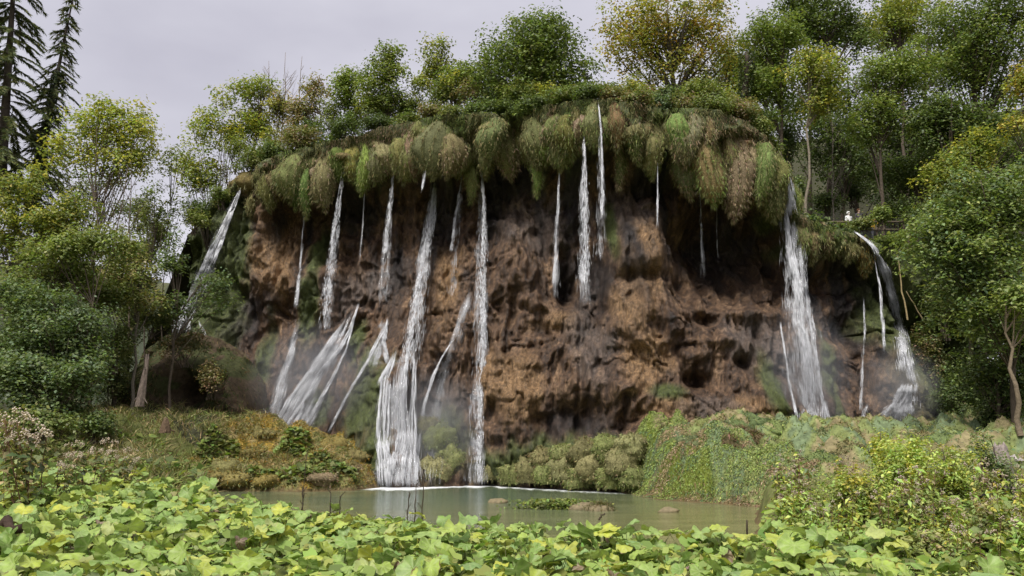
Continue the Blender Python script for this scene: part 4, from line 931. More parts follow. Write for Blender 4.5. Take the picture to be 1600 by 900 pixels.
for px, py, rx, ry, Y, pal, lab in [(60, 660, 60, 20, 27, 'green+olive', "low shrub at the left edge under the dark trees"), (150, 665, 40, 20, 30, 'green+dark', "shrub at the left mouth of the dark hollow"), (240, 500, 46, 26, 40.5, 'dark+olive', "dark shrub on the brow of the hollow"), (180, 540, 40, 40, 38.5, 'dark+olive', "dark brush left of the pale dead stump"), (290, 540, 46, 30, 41.5, 'dark+brown', "dark brush on top of the hollow mound"), (330, 590, 24, 30, 41, 'brown+olive', "brownish brush at the right of the hollow"),
    (1500, 610, 50, 60, 38, 'dark+green', "dark leafy bank at the right behind the bare stem"), (1560, 660, 50, 40, 34, 'dark+green', "dark ivy bank under the layered maple"), (1470, 480, 30, 50, 40, 'dark+olive', "dark scrub right of the far right fall"), (1450, 560, 30, 60, 40.5, 'brown+olive+dark', "brown scrub on the earth slope right of the cascade"), (1540, 500, 40, 60, 39, 'dark', "black-green thicket behind the layered maple"), (1430, 340, 40, 26, 44, 'dark+green', "thicket right of the walkway")]:
    bush(lab, px, py, rx, ry, Y, pal, int(700 + rx * ry * 1.3), .13, .32)
for px, py, rx, ry, Y, pal, lab in [(30, 470, 50, 40, 36, 'olive+green', "olive bush at the left edge above the dark layered tree"), (170, 470, 40, 36, 38, 'olive+green', "rounded bush under the pale leaning tree"), (215, 400, 40, 30, 46, 'light+olive', "light green bush behind the wispy sapling"), (250, 360, 26, 30, 49, 'green+olive', "bush at the foot of the wispy sapling"), (130, 450, 40, 30, 41, 'green+olive', "bush between the rounded olive tree and the hollow"), (310, 330, 26, 34, 48.5, 'green+dark', "dark bush under the shoulder tree left of the far left fall"),
    (1345, 350, 26, 9, 44.2, 'green+olive', "low bush right in front of the visitors' railing"), (1230, 230, 16, 40, 47, 'dark', "dark bush behind the brink of the broad right fall"), (1290, 320, 40, 26, 48, 'dark+green', "dark undergrowth bush left of the walkway"), (1400, 330, 36, 30, 47, 'dark+green', "dark undergrowth bush right of the walkway"), (1250, 300, 20, 30, 46, 'dark+green', "bush at the foot of the pale trunked tree"), (1480, 400, 46, 40, 42, 'dark+green', "dark bush between the yellow-tinted tree and the layered maple"), (1330, 300, 40, 24, 52, 'dark', "shadowed thicket behind the visitors"), (305, 345, 20, 20, 46, 'olive+light', "small light bush left of the far left fall's top"), (205, 505, 34, 44, 46, 'dark+olive', "dark bush seen through the trunks left of the hollow"), (190, 565, 30, 40, 43, 'dark+olive', "dark low bush between the trunks at the hollow's left"), (1600, 545, 30, 44, 33, 'dark+green', "dark leafy bush cut by the right edge under the maple"), (1590, 545, 40, 50, 37, 'dark+green', "dark thicket behind the bare-stemmed tree at the right edge"), (15, 560, 50, 50, 37, 'dark+green', "dark thicket behind the layered tree at the left edge"), (100, 600, 60, 50, 37, 'dark+olive', "shadowed thicket behind the left boughs"), (180, 600, 40, 50, 41, 'dark+olive', "dark brush left of the hollow"), (1225, 255, 14, 30, 50, 'dark+green', "dark bush filling the gap right of the lip's corner"), (195, 450, 40, 40, 47, 'olive+green', "olive bush far behind the hollow"), (215, 330, 30, 30, 58, 'olive+dark', "small far bush beyond the saplings"), (1560, 400, 60, 60, 40, 'dark+green', "dark foliage behind the layered maple's top")]:
    bush(lab, px, py, rx, ry, Y, pal, int(900 + rx * ry * 1.4), .14, .34)
# undergrowth covering the wooded slopes
def undergrowth(n, x0, x1, y0, y1, label, pal, hmax=.9):
    x = rng.uniform(x0, x1, n); y = rng.uniform(y0, y1, n); z = np.array(ground_top(x, y)); k = y > np.interp(x, px_, yls) + .4; x, y, z = x[k], y[k], z[k]; m = len(x)
    hgt = hmax * np.clip(.5 + fbm(x * .7, y * .7, x * 0, 2, 55), .05, 1.4) * rng.random(m) ** .6
    P = np.stack([x, y, z + hgt], -1); tag(ob("undergrowth", leaf_mesh("undergrowth", P, np.array([0, -.3, 1.]) + .6 * rng.normal(size=(m, 3)), rng.uniform(.16, .36, m), pick(pal, m) * 1.5)), label, "undergrowth", kind="stuff")
undergrowth(22000, 11, 25.5, 39, 62, "dark leafy undergrowth on the wooded slope behind the walkway", 'dark+dark+green')
undergrowth(12000, -20, 12, 40, 52, "low green undergrowth on top of the cliff", 'olive+green+light', .7)
# ------------------------------------------------------------------ hollow mound on the left, far hill
hx = np.linspace(-20.5, -13.2, 90); hz = np.linspace(1.5, 9.0, 90); HX, HZ = np.meshgrid(hx, hz, indexing='ij')
hm_top = np.interp(hx, [-20.5, -19, -17.5, -16, -14.6, -13.6, -13.2], [7.0, 7.9, 8.0, 7.6, 6.8, 5.2, 3.4])[:, None]
HZ = 1.5 + (HZ - 1.5) / 7.5 * (hm_top - 1.5); tz = (HZ - 1.5) / (hm_top - 1.5)
HY = 41.4 + 3.2 * tz ** 2.2 - 1.2 * smooth(.9, .6, tz) * smooth(.25, .55, tz) + .0 * HX
HY += 1.2 * ((HX + 16.8) / 3.6) ** 2
cv = at(262, 610, 40.); HY += 3.2 * np.exp(-((HX - cv[0]) / 1.0) ** 2 - ((HZ - cv[2]) / .95) ** 2)
cv = at(310, 590, 40.); HY += 1.0 * np.exp(-((HX - cv[0]) / .5) ** 2 - ((HZ - cv[2]) / .5) ** 2)
HY -= .7 * fbm(HX * .9, HZ * .7, HX * 0, 4, 33) + .25 * fbm(HX * 3, HZ * 2, HX * 0, 3, 34)
hc = np.where((fbm(HX * 1.1, HZ, HX * 0, 3, 35) > .0)[..., None], np.array([.075, .055, .035]), np.array([.055, .060, .025]))
t = thing("earth_mound", "dark overhung earth mound with a black hollow at the left of the falls", "mound", (float(HX[45, 0]), float(HY[45, 0]), 1.5))
off = np.array(t.location)
Vm = np.stack([HX, HY, HZ], -1).reshape(-1, 3)
ob("mound_body", mesh_np("mound_body", Vm - off, grid_faces(90, 90), "ground", hc.reshape(-1, 3), smooth_=True), t)
cvx = at(262, 610, 40.); k = rng.choice(np.nonzero((tz.ravel() > .38) & (np.hypot((HX.ravel() - cvx[0]) / 1.2, (HZ.ravel() - cvx[2] - .4) / 1.5) > 1))[0], 6500); nb_ = len(k)
ob("root_fringe", blades("root_fringe", Vm[k] - off, np.tile([0, -.6, -.7], (nb_, 1)) + .5 * rng.normal(size=(nb_, 3)), rng.uniform(.12, .4, nb_), rng.uniform(.008, .018, nb_), pick('brown+dark+olive', nb_), "moss", np.tile([0, 0, -.6], (nb_, 1))), t)

gx2, gy2 = np.meshgrid(np.linspace(-230, -20, 120), np.linspace(110, 260, 50), indexing='ij')
dA, idA = worley2(gx2 * .22, gy2 * .22, 3)
z2 = 40 * np.exp(-((gx2 + 105) / 70) ** 2) * smooth(105, 190, gy2) + 7 * (.6 - dA) + 2 * fbm(gx2 * .5, gy2 * .5, gx2 * 0, 3, 3)
hcol = np.array([.055, .065, .040]) * (.6 + .8 * idA[..., None]) + np.array([.03, .02, 0]) * (idA[..., None] > .7)
tag(ob("hill", mesh_np("hill", np.stack([gx2, gy2, z2], -1).reshape(-1, 3), grid_faces(120, 50), "ground", hcol.reshape(-1, 3), smooth_=True)), "distant wooded hill behind the left trees", "hill", kind="structure")

# ------------------------------------------------------------------ mossy cushions
def cushion(c, R, pal, nb=350, parent=None, seed=0, Lb=(.05, .16), hang=.6):
    m, k = 18, 12; th = np.linspace(0, 2 * math.pi, m, endpoint=False); ph = np.linspace(.03, math.pi * .72, k); T, Pn = np.meshgrid(th, ph, indexing='ij')
    d = np.stack([np.cos(T) * np.sin(Pn), np.sin(T) * np.sin(Pn), np.cos(Pn)], -1); r = 1 + .55 * fbm(d[..., 0] * 2.1 + seed, d[..., 1] * 2.1, d[..., 2] * 2.1, 4, 45, .6)
    V = (d * r[..., None] * np.array(R)).reshape(-1, 3); f = grid_faces(m, k); w_ = np.arange(k - 1); f = np.concatenate([f, np.stack([(m - 1) * k + w_, w_, w_ + 1, (m - 1) * k + w_ + 1], -1)])[:, ::-1]
    top_ = np.arange(m) * k; V = np.concatenate([V, [[0, 0, R[2] * 1.02]]]); tr = np.stack([np.roll(top_, -1), top_, np.full(m, len(V) - 1)], -1)[:, ::-1]
    c0 = pick(pal, 40, .1).mean(0) * rng.uniform(.8, 1.05)
    o = ob("moss_cushion", mesh_np("moss_cushion", V, [f, tr], "mossbody", c0 * (1 + .45 * vnoise(V[:, 0] * 4, V[:, 1] * 4, V[:, 2] * 4, seed))[:, None], smooth_=True), parent, c)
    i = rng.integers(0, len(V), nb); P = V[i] + rng.normal(size=(nb, 3)) * .04 * R[0]; D = norm(V[i] / np.array(R)) + np.array([0, 0, -hang]) + .4 * rng.normal(size=(nb, 3))
    ob("moss_tuft", blades("moss_tuft", P, D, rng.uniform(*Lb, nb), rng.uniform(.008, .02, nb), pick(pal, nb, .3) * 1.3, "moss", np.tile([0, 0, -.4], (nb, 1))), o)
    return o
ground_o = bpy.data.objects["ground"]
# foot of the cliff
for i, (px, py, r) in enumerate([(772, 738, 20), (800, 742, 24), (830, 738, 26), (858, 742, 24), (885, 735, 28), (905, 748, 24), (930, 735, 30), (955, 748, 26), (975, 725, 30), (990, 750, 24), (915, 712, 26), (950, 705, 26), (985, 700, 24), (690, 690, 30), (668, 672, 22), (705, 720, 26), (680, 735, 24), (880, 712, 20), (845, 718, 20)]):
    Y = surfY(px, py) + .1 if px < 760 else np.interp(px, [760, 880, 990], [40.6, 37.2, 34.6])
    c = at(px, py, Y); R = r * Y / FPX
    cushion(c, (R, R * .9, R * .85), ['molive', 'molive+mgreen', 'molive+straw', 'mgreen+molive'][i % 4], 1100, cliff, i)
# golden island and right mound
for i in range(30):
    x = rng.uniform(-13.5, -6.8); y = rng.uniform(36.2, 41); z = gz_at(x, y)[0]
    if sdist(np.array([x]), np.array([y]))[0] < .2: continue
    R = rng.uniform(.25, .62) * (1.5 if i % 7 == 0 else 1); cushion((x, y, z - .2), (R * rng.uniform(1, 1.6), R, R * .62), ['gold+molive', 'gold+straw+molive', 'straw+mbrown', 'molive+straw', 'gold+molive'][rng.integers(0, 5)], 1100, ground_o, i)
for i in range(64):
    x = rng.uniform(5.6, 17); y = rng.uniform(28, 37.5); z = gz_at(x, y)[0]
    if sdist(np.array([x]), np.array([y]))[0] < 1.5 or abs(gz_at(x, y - .5)[0] - gz_at(x, y + .3)[0]) > .4: continue
    R = rng.uniform(.3, .85); cushion((x, y, min(z, gz_at(x, y - R)[0] + .1, gz_at(x + R, y)[0] + .15, gz_at(x - R, y)[0] + .15) - .1), (R, R, R * .6), ['bluegreen+mgreen', 'bluegreen+mlight', 'molive+bluegreen', 'molive+straw', 'mgreen+molive'][rng.integers(0, 5)], 800, ground_o, i + 60)
# brown bushy drape on the right mound's front
for i, (px, py, r) in enumerate([(1150, 715, 30), (1175, 735, 26), (1135, 745, 24), (1180, 700, 26), (1160, 690, 22)]):
    c = at(px, py, 30.5 + .2 * i); R = r * 31 / FPX; cushion(c, (R, R * .8, R), 'brown+pink+olive', 1100, ground_o, 200 + i, (.12, .35), .9)

# ------------------------------------------------------------------ grass and low growth on the banks
def scatter(n, x0, x1, y0, y1, f):
    x = rng.uniform(x0, x1, n); y = rng.uniform(y0, y1, n); z, sd = ground_z(x, y); k = f(x, y, z, sd) & (np.abs(x) < .68 * y + 2); return x[k], y[k], z[k], sd[k]
def grass(name, x, y, z, L, W, C, lean=.35, label=None):
    n = len(x); D = np.tile([0, 0, 1.], (n, 1)) + lean * rng.normal(size=(n, 3)) * [1, 1, .3]
    o = ob(name, blades(name, np.stack([x, y, z - .02], -1), D, rng.uniform(*L, n), W, C, "grassmat", D * [1, 1, 0] * 1.2 + [0, 0, -.5])); return tag(o, label, "grass", kind="stuff")
x, y, z, sd = scatter(46000, -22, -6, 19, 42, lambda x, y, z, s: (s > .25) & (x < -8) & ((y < 38) | (x < -12)))
grass("meadow_grass", x, y, z, (.2, .65), .016, np.where((fbm(x * .5, y * .5, x * 0, 2, 4) > .0)[:, None], pick('straw+straw+olive', len(x)) * 1.7, pick('olive+light+straw', len(x)) * 1.6), .45, "dry pale grass on the left bank")
x, y, z, sd = scatter(42000, 4.8, 22, 16, 38, lambda x, y, z, s: (s > .25) & (x > 8 - .1 * (y - 20)))
grass("bank_grass", x, y, z, (.05, .2), .017, np.where((fbm(x * .6, y * .6, x * 0, 2, 4) > .05)[:, None], pick('bluegreen+bluegreen+light', len(x)) * 2.0, pick('olive+light+straw', len(x)) * 1.8), .5, "short green grass over the right mound")
x, y, z, sd = scatter(32000, -14, -6, 35.5, 41.5, lambda x, y, z, s: s > .1)
grass("island_grass", x, y, z, (.06, .22), .018, np.where((fbm(x * .9, y * .9, x * 0, 2, 6) > .0)[:, None], pick('gold+straw', len(x)) * 1.8, pick('olive+straw', len(x)) * 1.8), .6, "golden moss and grass on the island hummock")
x, y, z, sd = scatter(90000, 4, 12, 26, 36, lambda x, y, z, s: (s > .02) & (s < 2.0)); n_ = len(x)
hue = fbm(x * .8, y * .8 + z, x * 0, 2, 37)
tag(ob("steep_moss", blades("steep_moss", np.stack([x, y, z + .03], -1), np.tile([-.35, -.7, -.3], (n_, 1)) + .5 * rng.normal(size=(n_, 3)), rng.uniform(.04, .13, n_), .014, np.where((hue > .15)[:, None], pick('straw+mbrown', n_) * 1.4, np.where((hue > -.1)[:, None], pick('bluegreen+bluegreen+mgreen', n_) * 1.9, pick('mgreen+mlight', n_) * 1.4)), "moss", np.tile([0, 0, -.8], (n_, 1)))), "soft moss clothing the steep front of the right mound", "moss", kind="stuff")
# dripping fringe along the waterline of both mounds
x, y, z, sd = scatter(60000, -14, 10, 26, 41, lambda x, y, z, s: (s > .02) & (s < .5)); n_ = len(x)
tag(ob("waterline_fringe", blades("waterline_fringe", np.stack([x, y, z + .05], -1), np.tile([0, -.8, -.3], (n_, 1)) + .5 * rng.normal(size=(n_, 3)), rng.uniform(.1, .3, n_), .012, pick('straw+brown+olive', n_) * 1.3, "moss", np.tile([0, 0, -.8], (n_, 1)))), "straw-coloured moss fringe along the waterline", "moss", kind="stuff")
def flat_leaves(name, x, y, z, s, C, label, up=.2):
    n = len(x); P = np.stack([x, y, z + rng.uniform(.05, up, n)], -1); Nn = np.array([0, -.25, 1.]) + .4 * rng.normal(size=(n, 3))
    return tag(ob(name, leaf_mesh(name, P, Nn, rng.uniform(*s, n), C, "leaf", .95, .1)), label, "plants", kind="stuff")
x, y, z, sd = scatter(5000, -14, -6.6, 35.8, 40, lambda x, y, z, s: (s > .15) & (fbm(x * .6, y * .7, x * 0, 2, 61) > .02))
flat_leaves("low_foliage", x, y, z, (.16, .32), pick('fresh+light', len(x)), "small round green leaves creeping over the island", .3)
x, y, z, sd = scatter(3600, -22, -8, 21, 35, lambda x, y, z, s: (s > .3) & (fbm(x * .5, y * .5, x * 0, 2, 62) > .12))
flat_leaves("low_foliage", x, y, z, (.16, .34), pick('fresh+light+olive', len(x)), "patches of small green leaves in the left meadow", .4)

# ------------------------------------------------------------------ butterbur bed in the foreground
def butterbur_leaf(h, reach, tilt, R, cup, seed, crumple=0.0, mat="butterbur"):
    r_ = np.random.default_rng(seed); ns, nr = 36, 5; th = np.arange(ns) / ns * 2 * math.pi; rr = np.linspace(0, 1, nr + 1)[1:]
    T, Q = np.meshgrid(th, rr, indexing='ij'); dpi = np.abs((T - math.pi + math.pi) % (2 * math.pi) - math.pi); dpi = np.abs(np.abs(T - math.pi))
    shape = (1 - .62 * np.exp(-(dpi / .30) ** 2)) * (1 + .025 * np.cos(9 * T) * Q + .09 * vnoise(np.cos(T) * 1.8 + seed, np.sin(T) * 1.8, Q * 0 + seed, 3) * Q + .07 * vnoise(T * 4.5, Q * 0, Q * 0 + seed, 5) * Q)
    X = R * Q * shape * np.cos(T); Yy = R * Q * shape * np.sin(T)
    vein = (np.arange(ns) % 4 == 0).astype(float)[:, None] * np.ones_like(Q) * (1 - .5 * Q)
    a, b, c = r_.uniform(0, 6.28, 3)
    Z = R * (cup * Q ** 2 + .13 * Q ** 2 * np.sin(2 * T + a) + .09 * Q ** 2 * np.sin(3 * T + b) + .08 * Q ** 3 * np.sin(6 * T + c) + .05 * Q ** 2 * np.sin(11 * T + a) + .045 * Q * (1 - vein * 2)) - R * .25 * np.clip(np.cos(T), 0, 1) * Q ** 2.5
    if crumple: Z = Z * (1 + crumple) - R * crumple * .8 * Q ** 1.5 + R * .3 * crumple * vnoise(X * 14, Yy * 14, X * 0, seed); X *= 1 - .35 * crumple; Yy *= 1 - .5 * crumple
    V = np.stack([X, Yy, Z], -1).reshape(-1, 3); V = np.concatenate([V, [[0, 0, 0]]]); cen = len(V) - 1
    f = grid_faces(ns, nr); w_ = np.arange(nr - 1); f = np.concatenate([f, np.stack([(ns - 1) * nr + w_, w_, w_ + 1, (ns - 1) * nr + w_ + 1], -1)])
    i0 = np.arange(ns) * nr; tri = np.stack([np.full(ns, cen), np.roll(i0, -1), i0], -1)
    ct, st_ = math.cos(tilt), math.sin(tilt); Rm = np.array([[ct, 0, st_], [0, 1, 0], [-st_, 0, ct]])
    V = V @ Rm.T + np.array([reach, 0, h])
    A = Acc(); A.tube(curve3(np.array([0, 0, -.05]), np.array([reach, 0, h - .02]), np.array([-.35 * reach, 0, .1 * h]), 6), np.linspace(.010, .004, 6), 5, cap=False)
    Vs = np.concatenate(A.V); n0 = len(V)
    Fq = [f, tri, np.concatenate(A.Q) + n0]
    at_ = {"vein": np.concatenate([vein.ravel(), [1], np.zeros(len(Vs))]), "rad": np.concatenate([Q.ravel(), [0], np.zeros(len(Vs))]), "stalk": np.concatenate([np.zeros(n0), np.ones(len(Vs))])}
    return mesh_np("butterbur_leaf", np.concatenate([V, Vs]), Fq, mat, attrs=at_, smooth_=True)
BL = [butterbur_leaf(random.uniform(.28, .58), random.uniform(.05, .42), math.radians(random.uniform(-8, 58)), random.uniform(.115, .195), random.uniform(-.22, .28), 100 + i) for i in range(24)]
BW = [butterbur_leaf(random.uniform(.22, .45), random.uniform(.1, .35), math.radians(random.uniform(25, 75)), random.uniform(.10, .16), .1, 200 + i, .8, "wilted") for i in range(5)]
spots = []
cand = [(x, y) for y in np.arange(8.5, 27, .72) for x in np.arange(-17, 14, .76)]
for cx_, cy_ in cand:
    x = cx_ + random.uniform(-.3, .3) + (.4 if int(cy_ / .74) % 2 else 0); y = cy_ + random.uniform(-.28, .28)
    if abs(x) > .645 * y + .5: continue
    zz, sd = ground_z(np.array([x]), np.array([y])); sd = sd[0]
    if sd < .12: continue
    if x > -7 and y > 18.6: continue
    if x > 3.2 and y > 14.5: continue
    if x > 6.0 and y > 11.5: continue          # right: tall herbs take over
    if y > 20 and (x < -13 or y > 23.5): continue
    spots.append((x, y, zz[0]))
random.shuffle(spots)
spots = sorted(spots[:], key=lambda s: s[1])
if len(spots) > 300:
    far = [s for s in spots if s[1] > 13]; near = [s for s in spots if s[1] <= 13]; random.shuffle(far); spots = near + far[:300 - len(near)]
print("BUTTERBUR", len(spots))
for x, y, z in spots:
    yel = random.random() < .07
    t = thing("butterbur_plant", "broad round-leaved butterbur plant growing in the dense foreground bed", "plant", (x, y, z), "butterbur plants of the foreground bed", random.uniform(0, 6.28))
    sc = random.uniform(.78, 1.05)
    for k in range(random.randint(8, 10)):
        wl = random.random() < .07; me = random.choice(BW if wl else BL)
        o = ob("leaf", me, t, (random.uniform(-.12, .12), random.uniform(-.12, .12), 0), k * 6.28 / 9 + random.uniform(-.5, .5), sc * random.uniform(.8, 1.15))
# lower storey of leaves between the plants
x, y, z, sd = scatter(17000, -17, 11, 8.5, 20, lambda x, y, z, s: (s > .05)); n_ = len(x)
P = np.stack([x, y, z + rng.uniform(.05, .42, n_)], -1); Nn = np.array([0, -.2, 1.]) + .35 * rng.normal(size=(n_, 3)); Nn = norm(Nn)
a = norm(np.cross(Nn, rng.normal(size=(n_, 3)))); b = np.cross(Nn, a); s_ = rng.uniform(.05, .13, n_)[:, None]
ring = [P + Nn * s_ * .15 * (k % 2) + s_ * (math.cos(k * math.pi / 4) * a + math.sin(k * math.pi / 4) * b) * (.45 if k == 4 else 1) for k in range(8)]
V = np.stack([P] + ring, 1).reshape(-1, 3); base = np.arange(n_)[:, None, None] * 9
T = base + np.array([[0, 1 + k, 1 + (k + 1) % 8] for k in range(8)])[None]
tag(ob("leaf_understorey", mesh_np("leaf_understorey", V, T.reshape(-1, 3), "leaf", np.repeat(pick('fresh', n_, .25) * 1.25, 9, 0))), "lower butterbur leaves crowded under the foreground bed", "plants", kind="stuff")

# ------------------------------------------------------------------ tall herbs with fluffy heads
def blob_heads(A, c, k, spread, r, col):
    for _ in range(k):
        p = c + rng.normal(size=3) * spread; q = r * rng.uniform(.6, 1.3)
        V = np.array([[1, 0, 0], [-1, 0, 0], [0, 1, 0], [0, -1, 0], [0, 0, 1], [0, 0, -1.]]) * q * rng.uniform(.7, 1.2, (6, 1)) + p
        A.add(V, None, [(0, 2, 4), (2, 1, 4), (1, 3, 4), (3, 0, 4), (2, 0, 5), (1, 2, 5), (3, 1, 5), (0, 3, 5)], np.asarray(col) * rng.uniform(.7, 1.2))
def herb_variant(h, heads, pal, hcol):
    A = Acc(); FH = []; LP, LN = [], []
    for k in range(random.randint(2, 4)):
        tip = np.array([rng.normal() * .16, rng.normal() * .16, h * rng.uniform(.8, 1.05)]); cvp = curve3(np.array([rng.normal() * .05, rng.normal() * .05, -.05]), tip, np.array([rng.normal() * .05, rng.normal() * .05, 0]), 7)
        A.tube(cvp, np.linspace(.008, .004, 7), 4, (.14, .075, .05))
        for j in range(34):
            f = rng.uniform(.15, .95); q = np.array([np.interp(f, np.linspace(0, 1, 7), cvp[:, i]) for i in range(3)]); th = rng.uniform(0, 6.28); d = np.array([math.cos(th), math.sin(th), 0])
            LP.append(q + d * .06); LN.append(np.array([0, 0, 1]) + d * .6)
        for j in range(heads):
            e = tip + np.array([rng.normal() * .09, rng.normal() * .09, rng.uniform(-.06, .06)]); A.tube(np.stack([cvp[-2], (cvp[-2] + e) / 2 + [0, 0, -.01], e]), [.005, .004, .003], 3, (.14, .08, .05))
            F = Acc(); blob_heads(F, e, 12, .026, .014, hcol); FH.append(F.mesh("flower_head", "petal"))
    n_ = len(LP); LP = np.array(LP); LN = np.array(LN) + .3 * rng.normal(size=(n_, 3))
    return A.mesh("stem", "bark"), leaf_mesh("foliage", LP, LN, rng.uniform(.08, .17, n_), pick(pal, n_, .3) * 1.75, "leaf", .45, .12), FH
HV = [herb_variant(1.25, 1, 'light+fresh+straw', (.58, .48, .40)), herb_variant(1.05, 1, 'light+fresh+yellow', (.62, .53, .44)), herb_variant(1.2, 1, 'yellow+light+fresh', (.55, .44, .36)), herb_variant(.9, 1, 'fresh+light', (.56, .46, .37)), herb_variant(1.0, 0, 'yellow+fresh', (.4, .3, .2)), herb_variant(1.1, 1, 'yellow+straw', (.5, .4, .34))]
HT = herb_variant(1.25, 5, 'dark+olive+straw', (.66, .56, .46))
def herb(label, x, y, group, sc=1., v=None):
    z = gz_at(x, y)[0]; st, fo, hd = v or random.choice(HV); t = thing("hemp_agrimony", label, "plant", (x, y, z), group, random.uniform(0, 6.28))
    for nm, me in [("stem", st), ("foliage", fo)] + [("flower_head", q) for q in hd]: ob(nm, me, t, scale=sc)
k = 0
while k < 100:
    y = random.uniform(10.5, 21); x = random.uniform(3.5, 14.5)
    if abs(x) > .65 * y + .3 or x < .30 * y + .2 or (y < 13.5 and x < 5.6): continue
    if sdist(np.array([x]), np.array([y]))[0] < .15: continue
    herb("tall herb with pinkish fluffy seed heads in the right foreground thicket", x, y, "fluffy-headed herbs in the right thicket", random.uniform(.75, 1.15)); k += 1
for px, Y, lab, sc in [(62, 17, "tall herb with cream seed heads and dark leaves at the left edge", 1.35), (80, 17.5, "cream-headed herb right beside the tallest one on the left", 1.25), (40, 17.3, "cream-headed herb left of the tallest one on the left", 1.2), (145, 21, "shorter fluffy herb in the left meadow", .9), (165, 21.5, "pale fluffy herb in the left meadow beside a shorter one", .9), (205, 22, "small pink-headed herb below the blue-green grass tuft", .8), (110, 18, "sparse herb right of the cream-headed group", .8)]:
    herb(lab, (px - 800) / FPX * Y * 1.0, Y, "fluffy-headed herbs on the left", sc * 1.3, HT)
for px, py, rx, ry, Y, pal, lab, n in [(1410, 715, 74, 50, 19, 'yellow+fresh+fresh', "yellow-green leafy shrub standing out in the right thicket", 3800), (1335, 765, 56, 42, 17.5, 'yellow+fresh+olive', "low yellow-flecked bush at the left of the right thicket", 1500), (1490, 725, 56, 50, 19.5, 'light+fresh+yellow', "green bush right of the yellow-green shrub", 1900), (1560, 740, 50, 50, 21, 'light+olive+bluegreen', "grey-green bush around the weathered stump", 1900), (1375, 690, 26, 26, 20.5, 'yellow+fresh', "small upright yellow-leaved sapling above the right thicket", 700), (1535, 690, 16, 34, 21, 'bluegreen+light', "slender green sapling left of the weathered stump", 420), (1440, 790, 70, 36, 16.5, 'olive+light', "mixed olive bush in the middle of the right thicket", 1800), (1560, 820, 60, 50, 14, 'olive+straw+light', "brownish bush at the right bottom corner", 2000), (1460, 850, 60, 40, 13, 'olive+straw+light', "scrubby bush at the bottom right of the leaf bed", 1600), (1230, 790, 36, 40, 20.5, 'straw+yellow+olive', "dry twiggy bush at the pool's right shore", 900)]:
    bush(lab, px, py + ry * .45, rx, ry * 1.35, Y, pal, int(n * 1.5), .085, .17, name="leafy_bush", foot=float(gz_at(at(px, py, Y)[0], Y)[0]), nst=10)

# ------------------------------------------------------------------ small things in and by the pool
def on_water(px, py): q = at(px, py, 1.0); s = -CAMH / (q[2] - CAMH); return q[0] * s, s
x, y = on_water(868, 795); t = thing("watercress_patch", "bright green watercress patch standing in the shallow pool", "plant", (x, y, 0))
P = np.stack([rng.normal(size=900) * .62, rng.normal(size=900) * .22, rng.random(900) * .3 * 1.0], -1); ob("foliage", leaf_mesh("foliage", P, np.array([0, -.2, 1.]) + .5 * rng.normal(size=(900, 3)), rng.uniform(.06, .14, 900), pick('fresh+light', 900), "leaf", .9), t)
A = Acc()
for _ in range(60):
    p = P[rng.integers(0, 900)]; A.tube(np.stack([p * [1, 1, 0] - [0, 0, .1], p]), [.006, .004], 3, (.12, .16, .05))
ob("stem", A.mesh("stem", "grassmat"), t)
for px, py, r, tuft, lab in [(938, 798, .30, True, "grass-topped stone right of the watercress patch"), (1045, 800, .22, False, "small rounded stone alone in the shallows"), (778, 786, .25, False, "flat pale stone left of the watercress patch"), (912, 796, .34, False, "low tan stone between the watercress and the grassy one"), (684, 752, .5, False, "dark soaked rock at the foot of the big apron of water")]:
    x, y = on_water(px, py); t = thing("pool_stone", lab, "stone", (x, y, 0), "stones in the pool"); m_, k_ = 12, 8
    th = np.linspace(0, 2 * math.pi, m_, endpoint=False); ph = np.linspace(.05, math.pi * .7, k_); T_, P_ = np.meshgrid(th, ph, indexing='ij'); d = np.stack([np.cos(T_) * np.sin(P_), np.sin(T_) * np.sin(P_), np.cos(P_)], -1)
    V = d * (1 + .3 * fbm(d[..., 0] * 2 + px, d[..., 1] * 2, d[..., 2] * 2, 3, 9))[..., None] * np.array([r * 1.5, r, r * .6]); V = V.reshape(-1, 3); f = grid_faces(m_, k_); w_ = np.arange(k_ - 1)
    f = np.concatenate([f, np.stack([(m_ - 1) * k_ + w_, w_, w_ + 1, (m_ - 1) * k_ + w_ + 1], -1)])[:, ::-1]; V = np.concatenate([V, [[0, 0, V[:, 2].max()]]]); i0 = np.arange(m_) * k_
    col = (.20, .16, .09) if px != 684 else (.05, .045, .035)
    ob("stone_body", mesh_np("stone_body", V, [f, np.stack([i0, np.roll(i0, -1), np.full(m_, len(V) - 1)], -1)], "stone", np.tile(col, (len(V), 1)), smooth_=True), t)
    if tuft:
        q = V[rng.integers(0, len(V), 500)] + [0, 0, .02]; ob("grass_tuft", blades("grass_tuft", q, np.array([0, 0, 1.]) + .8 * rng.normal(size=(500, 3)) * [1, 1, .2], rng.uniform(.1, .3, 500), .007, pick('straw+olive', 500), "grassmat", np.tile([0, 0, -.6], (500, 1))), t)
def stick(name, label, cat, pts, r, col, twigs=0, mat="bark", group=None):
    pts = np.array(pts); b = pts[0]; t = thing(name, label, cat, b, group); A = Acc(); cv = curve3(np.zeros(3), pts[-1] - b, rng.normal(size=3) * .02 * np.linalg.norm(pts[-1] - b), 8); cv[1:-1] += rng.normal(size=(6, 3)) * r * .5
    A.tube(cv, np.linspace(r, r * .55, 8), 7, col); sk = ob("stalk", A.mesh("stalk", mat, True), t)
    for _ in range(twigs):
        B = Acc(); k = rng.integers(3, 8); e = cv[k] + np.array([rng.normal() * .06, rng.normal() * .06, .07 + .05 * rng.random()]); B.tube(np.stack([cv[k], (cv[k] + e) / 2, e]), [r * .6, r * .5, r * .3], 4, col); blob_heads(B, e, 3, .012, .012, col); ob("twig", B.mesh("twig", mat), sk)
    return t
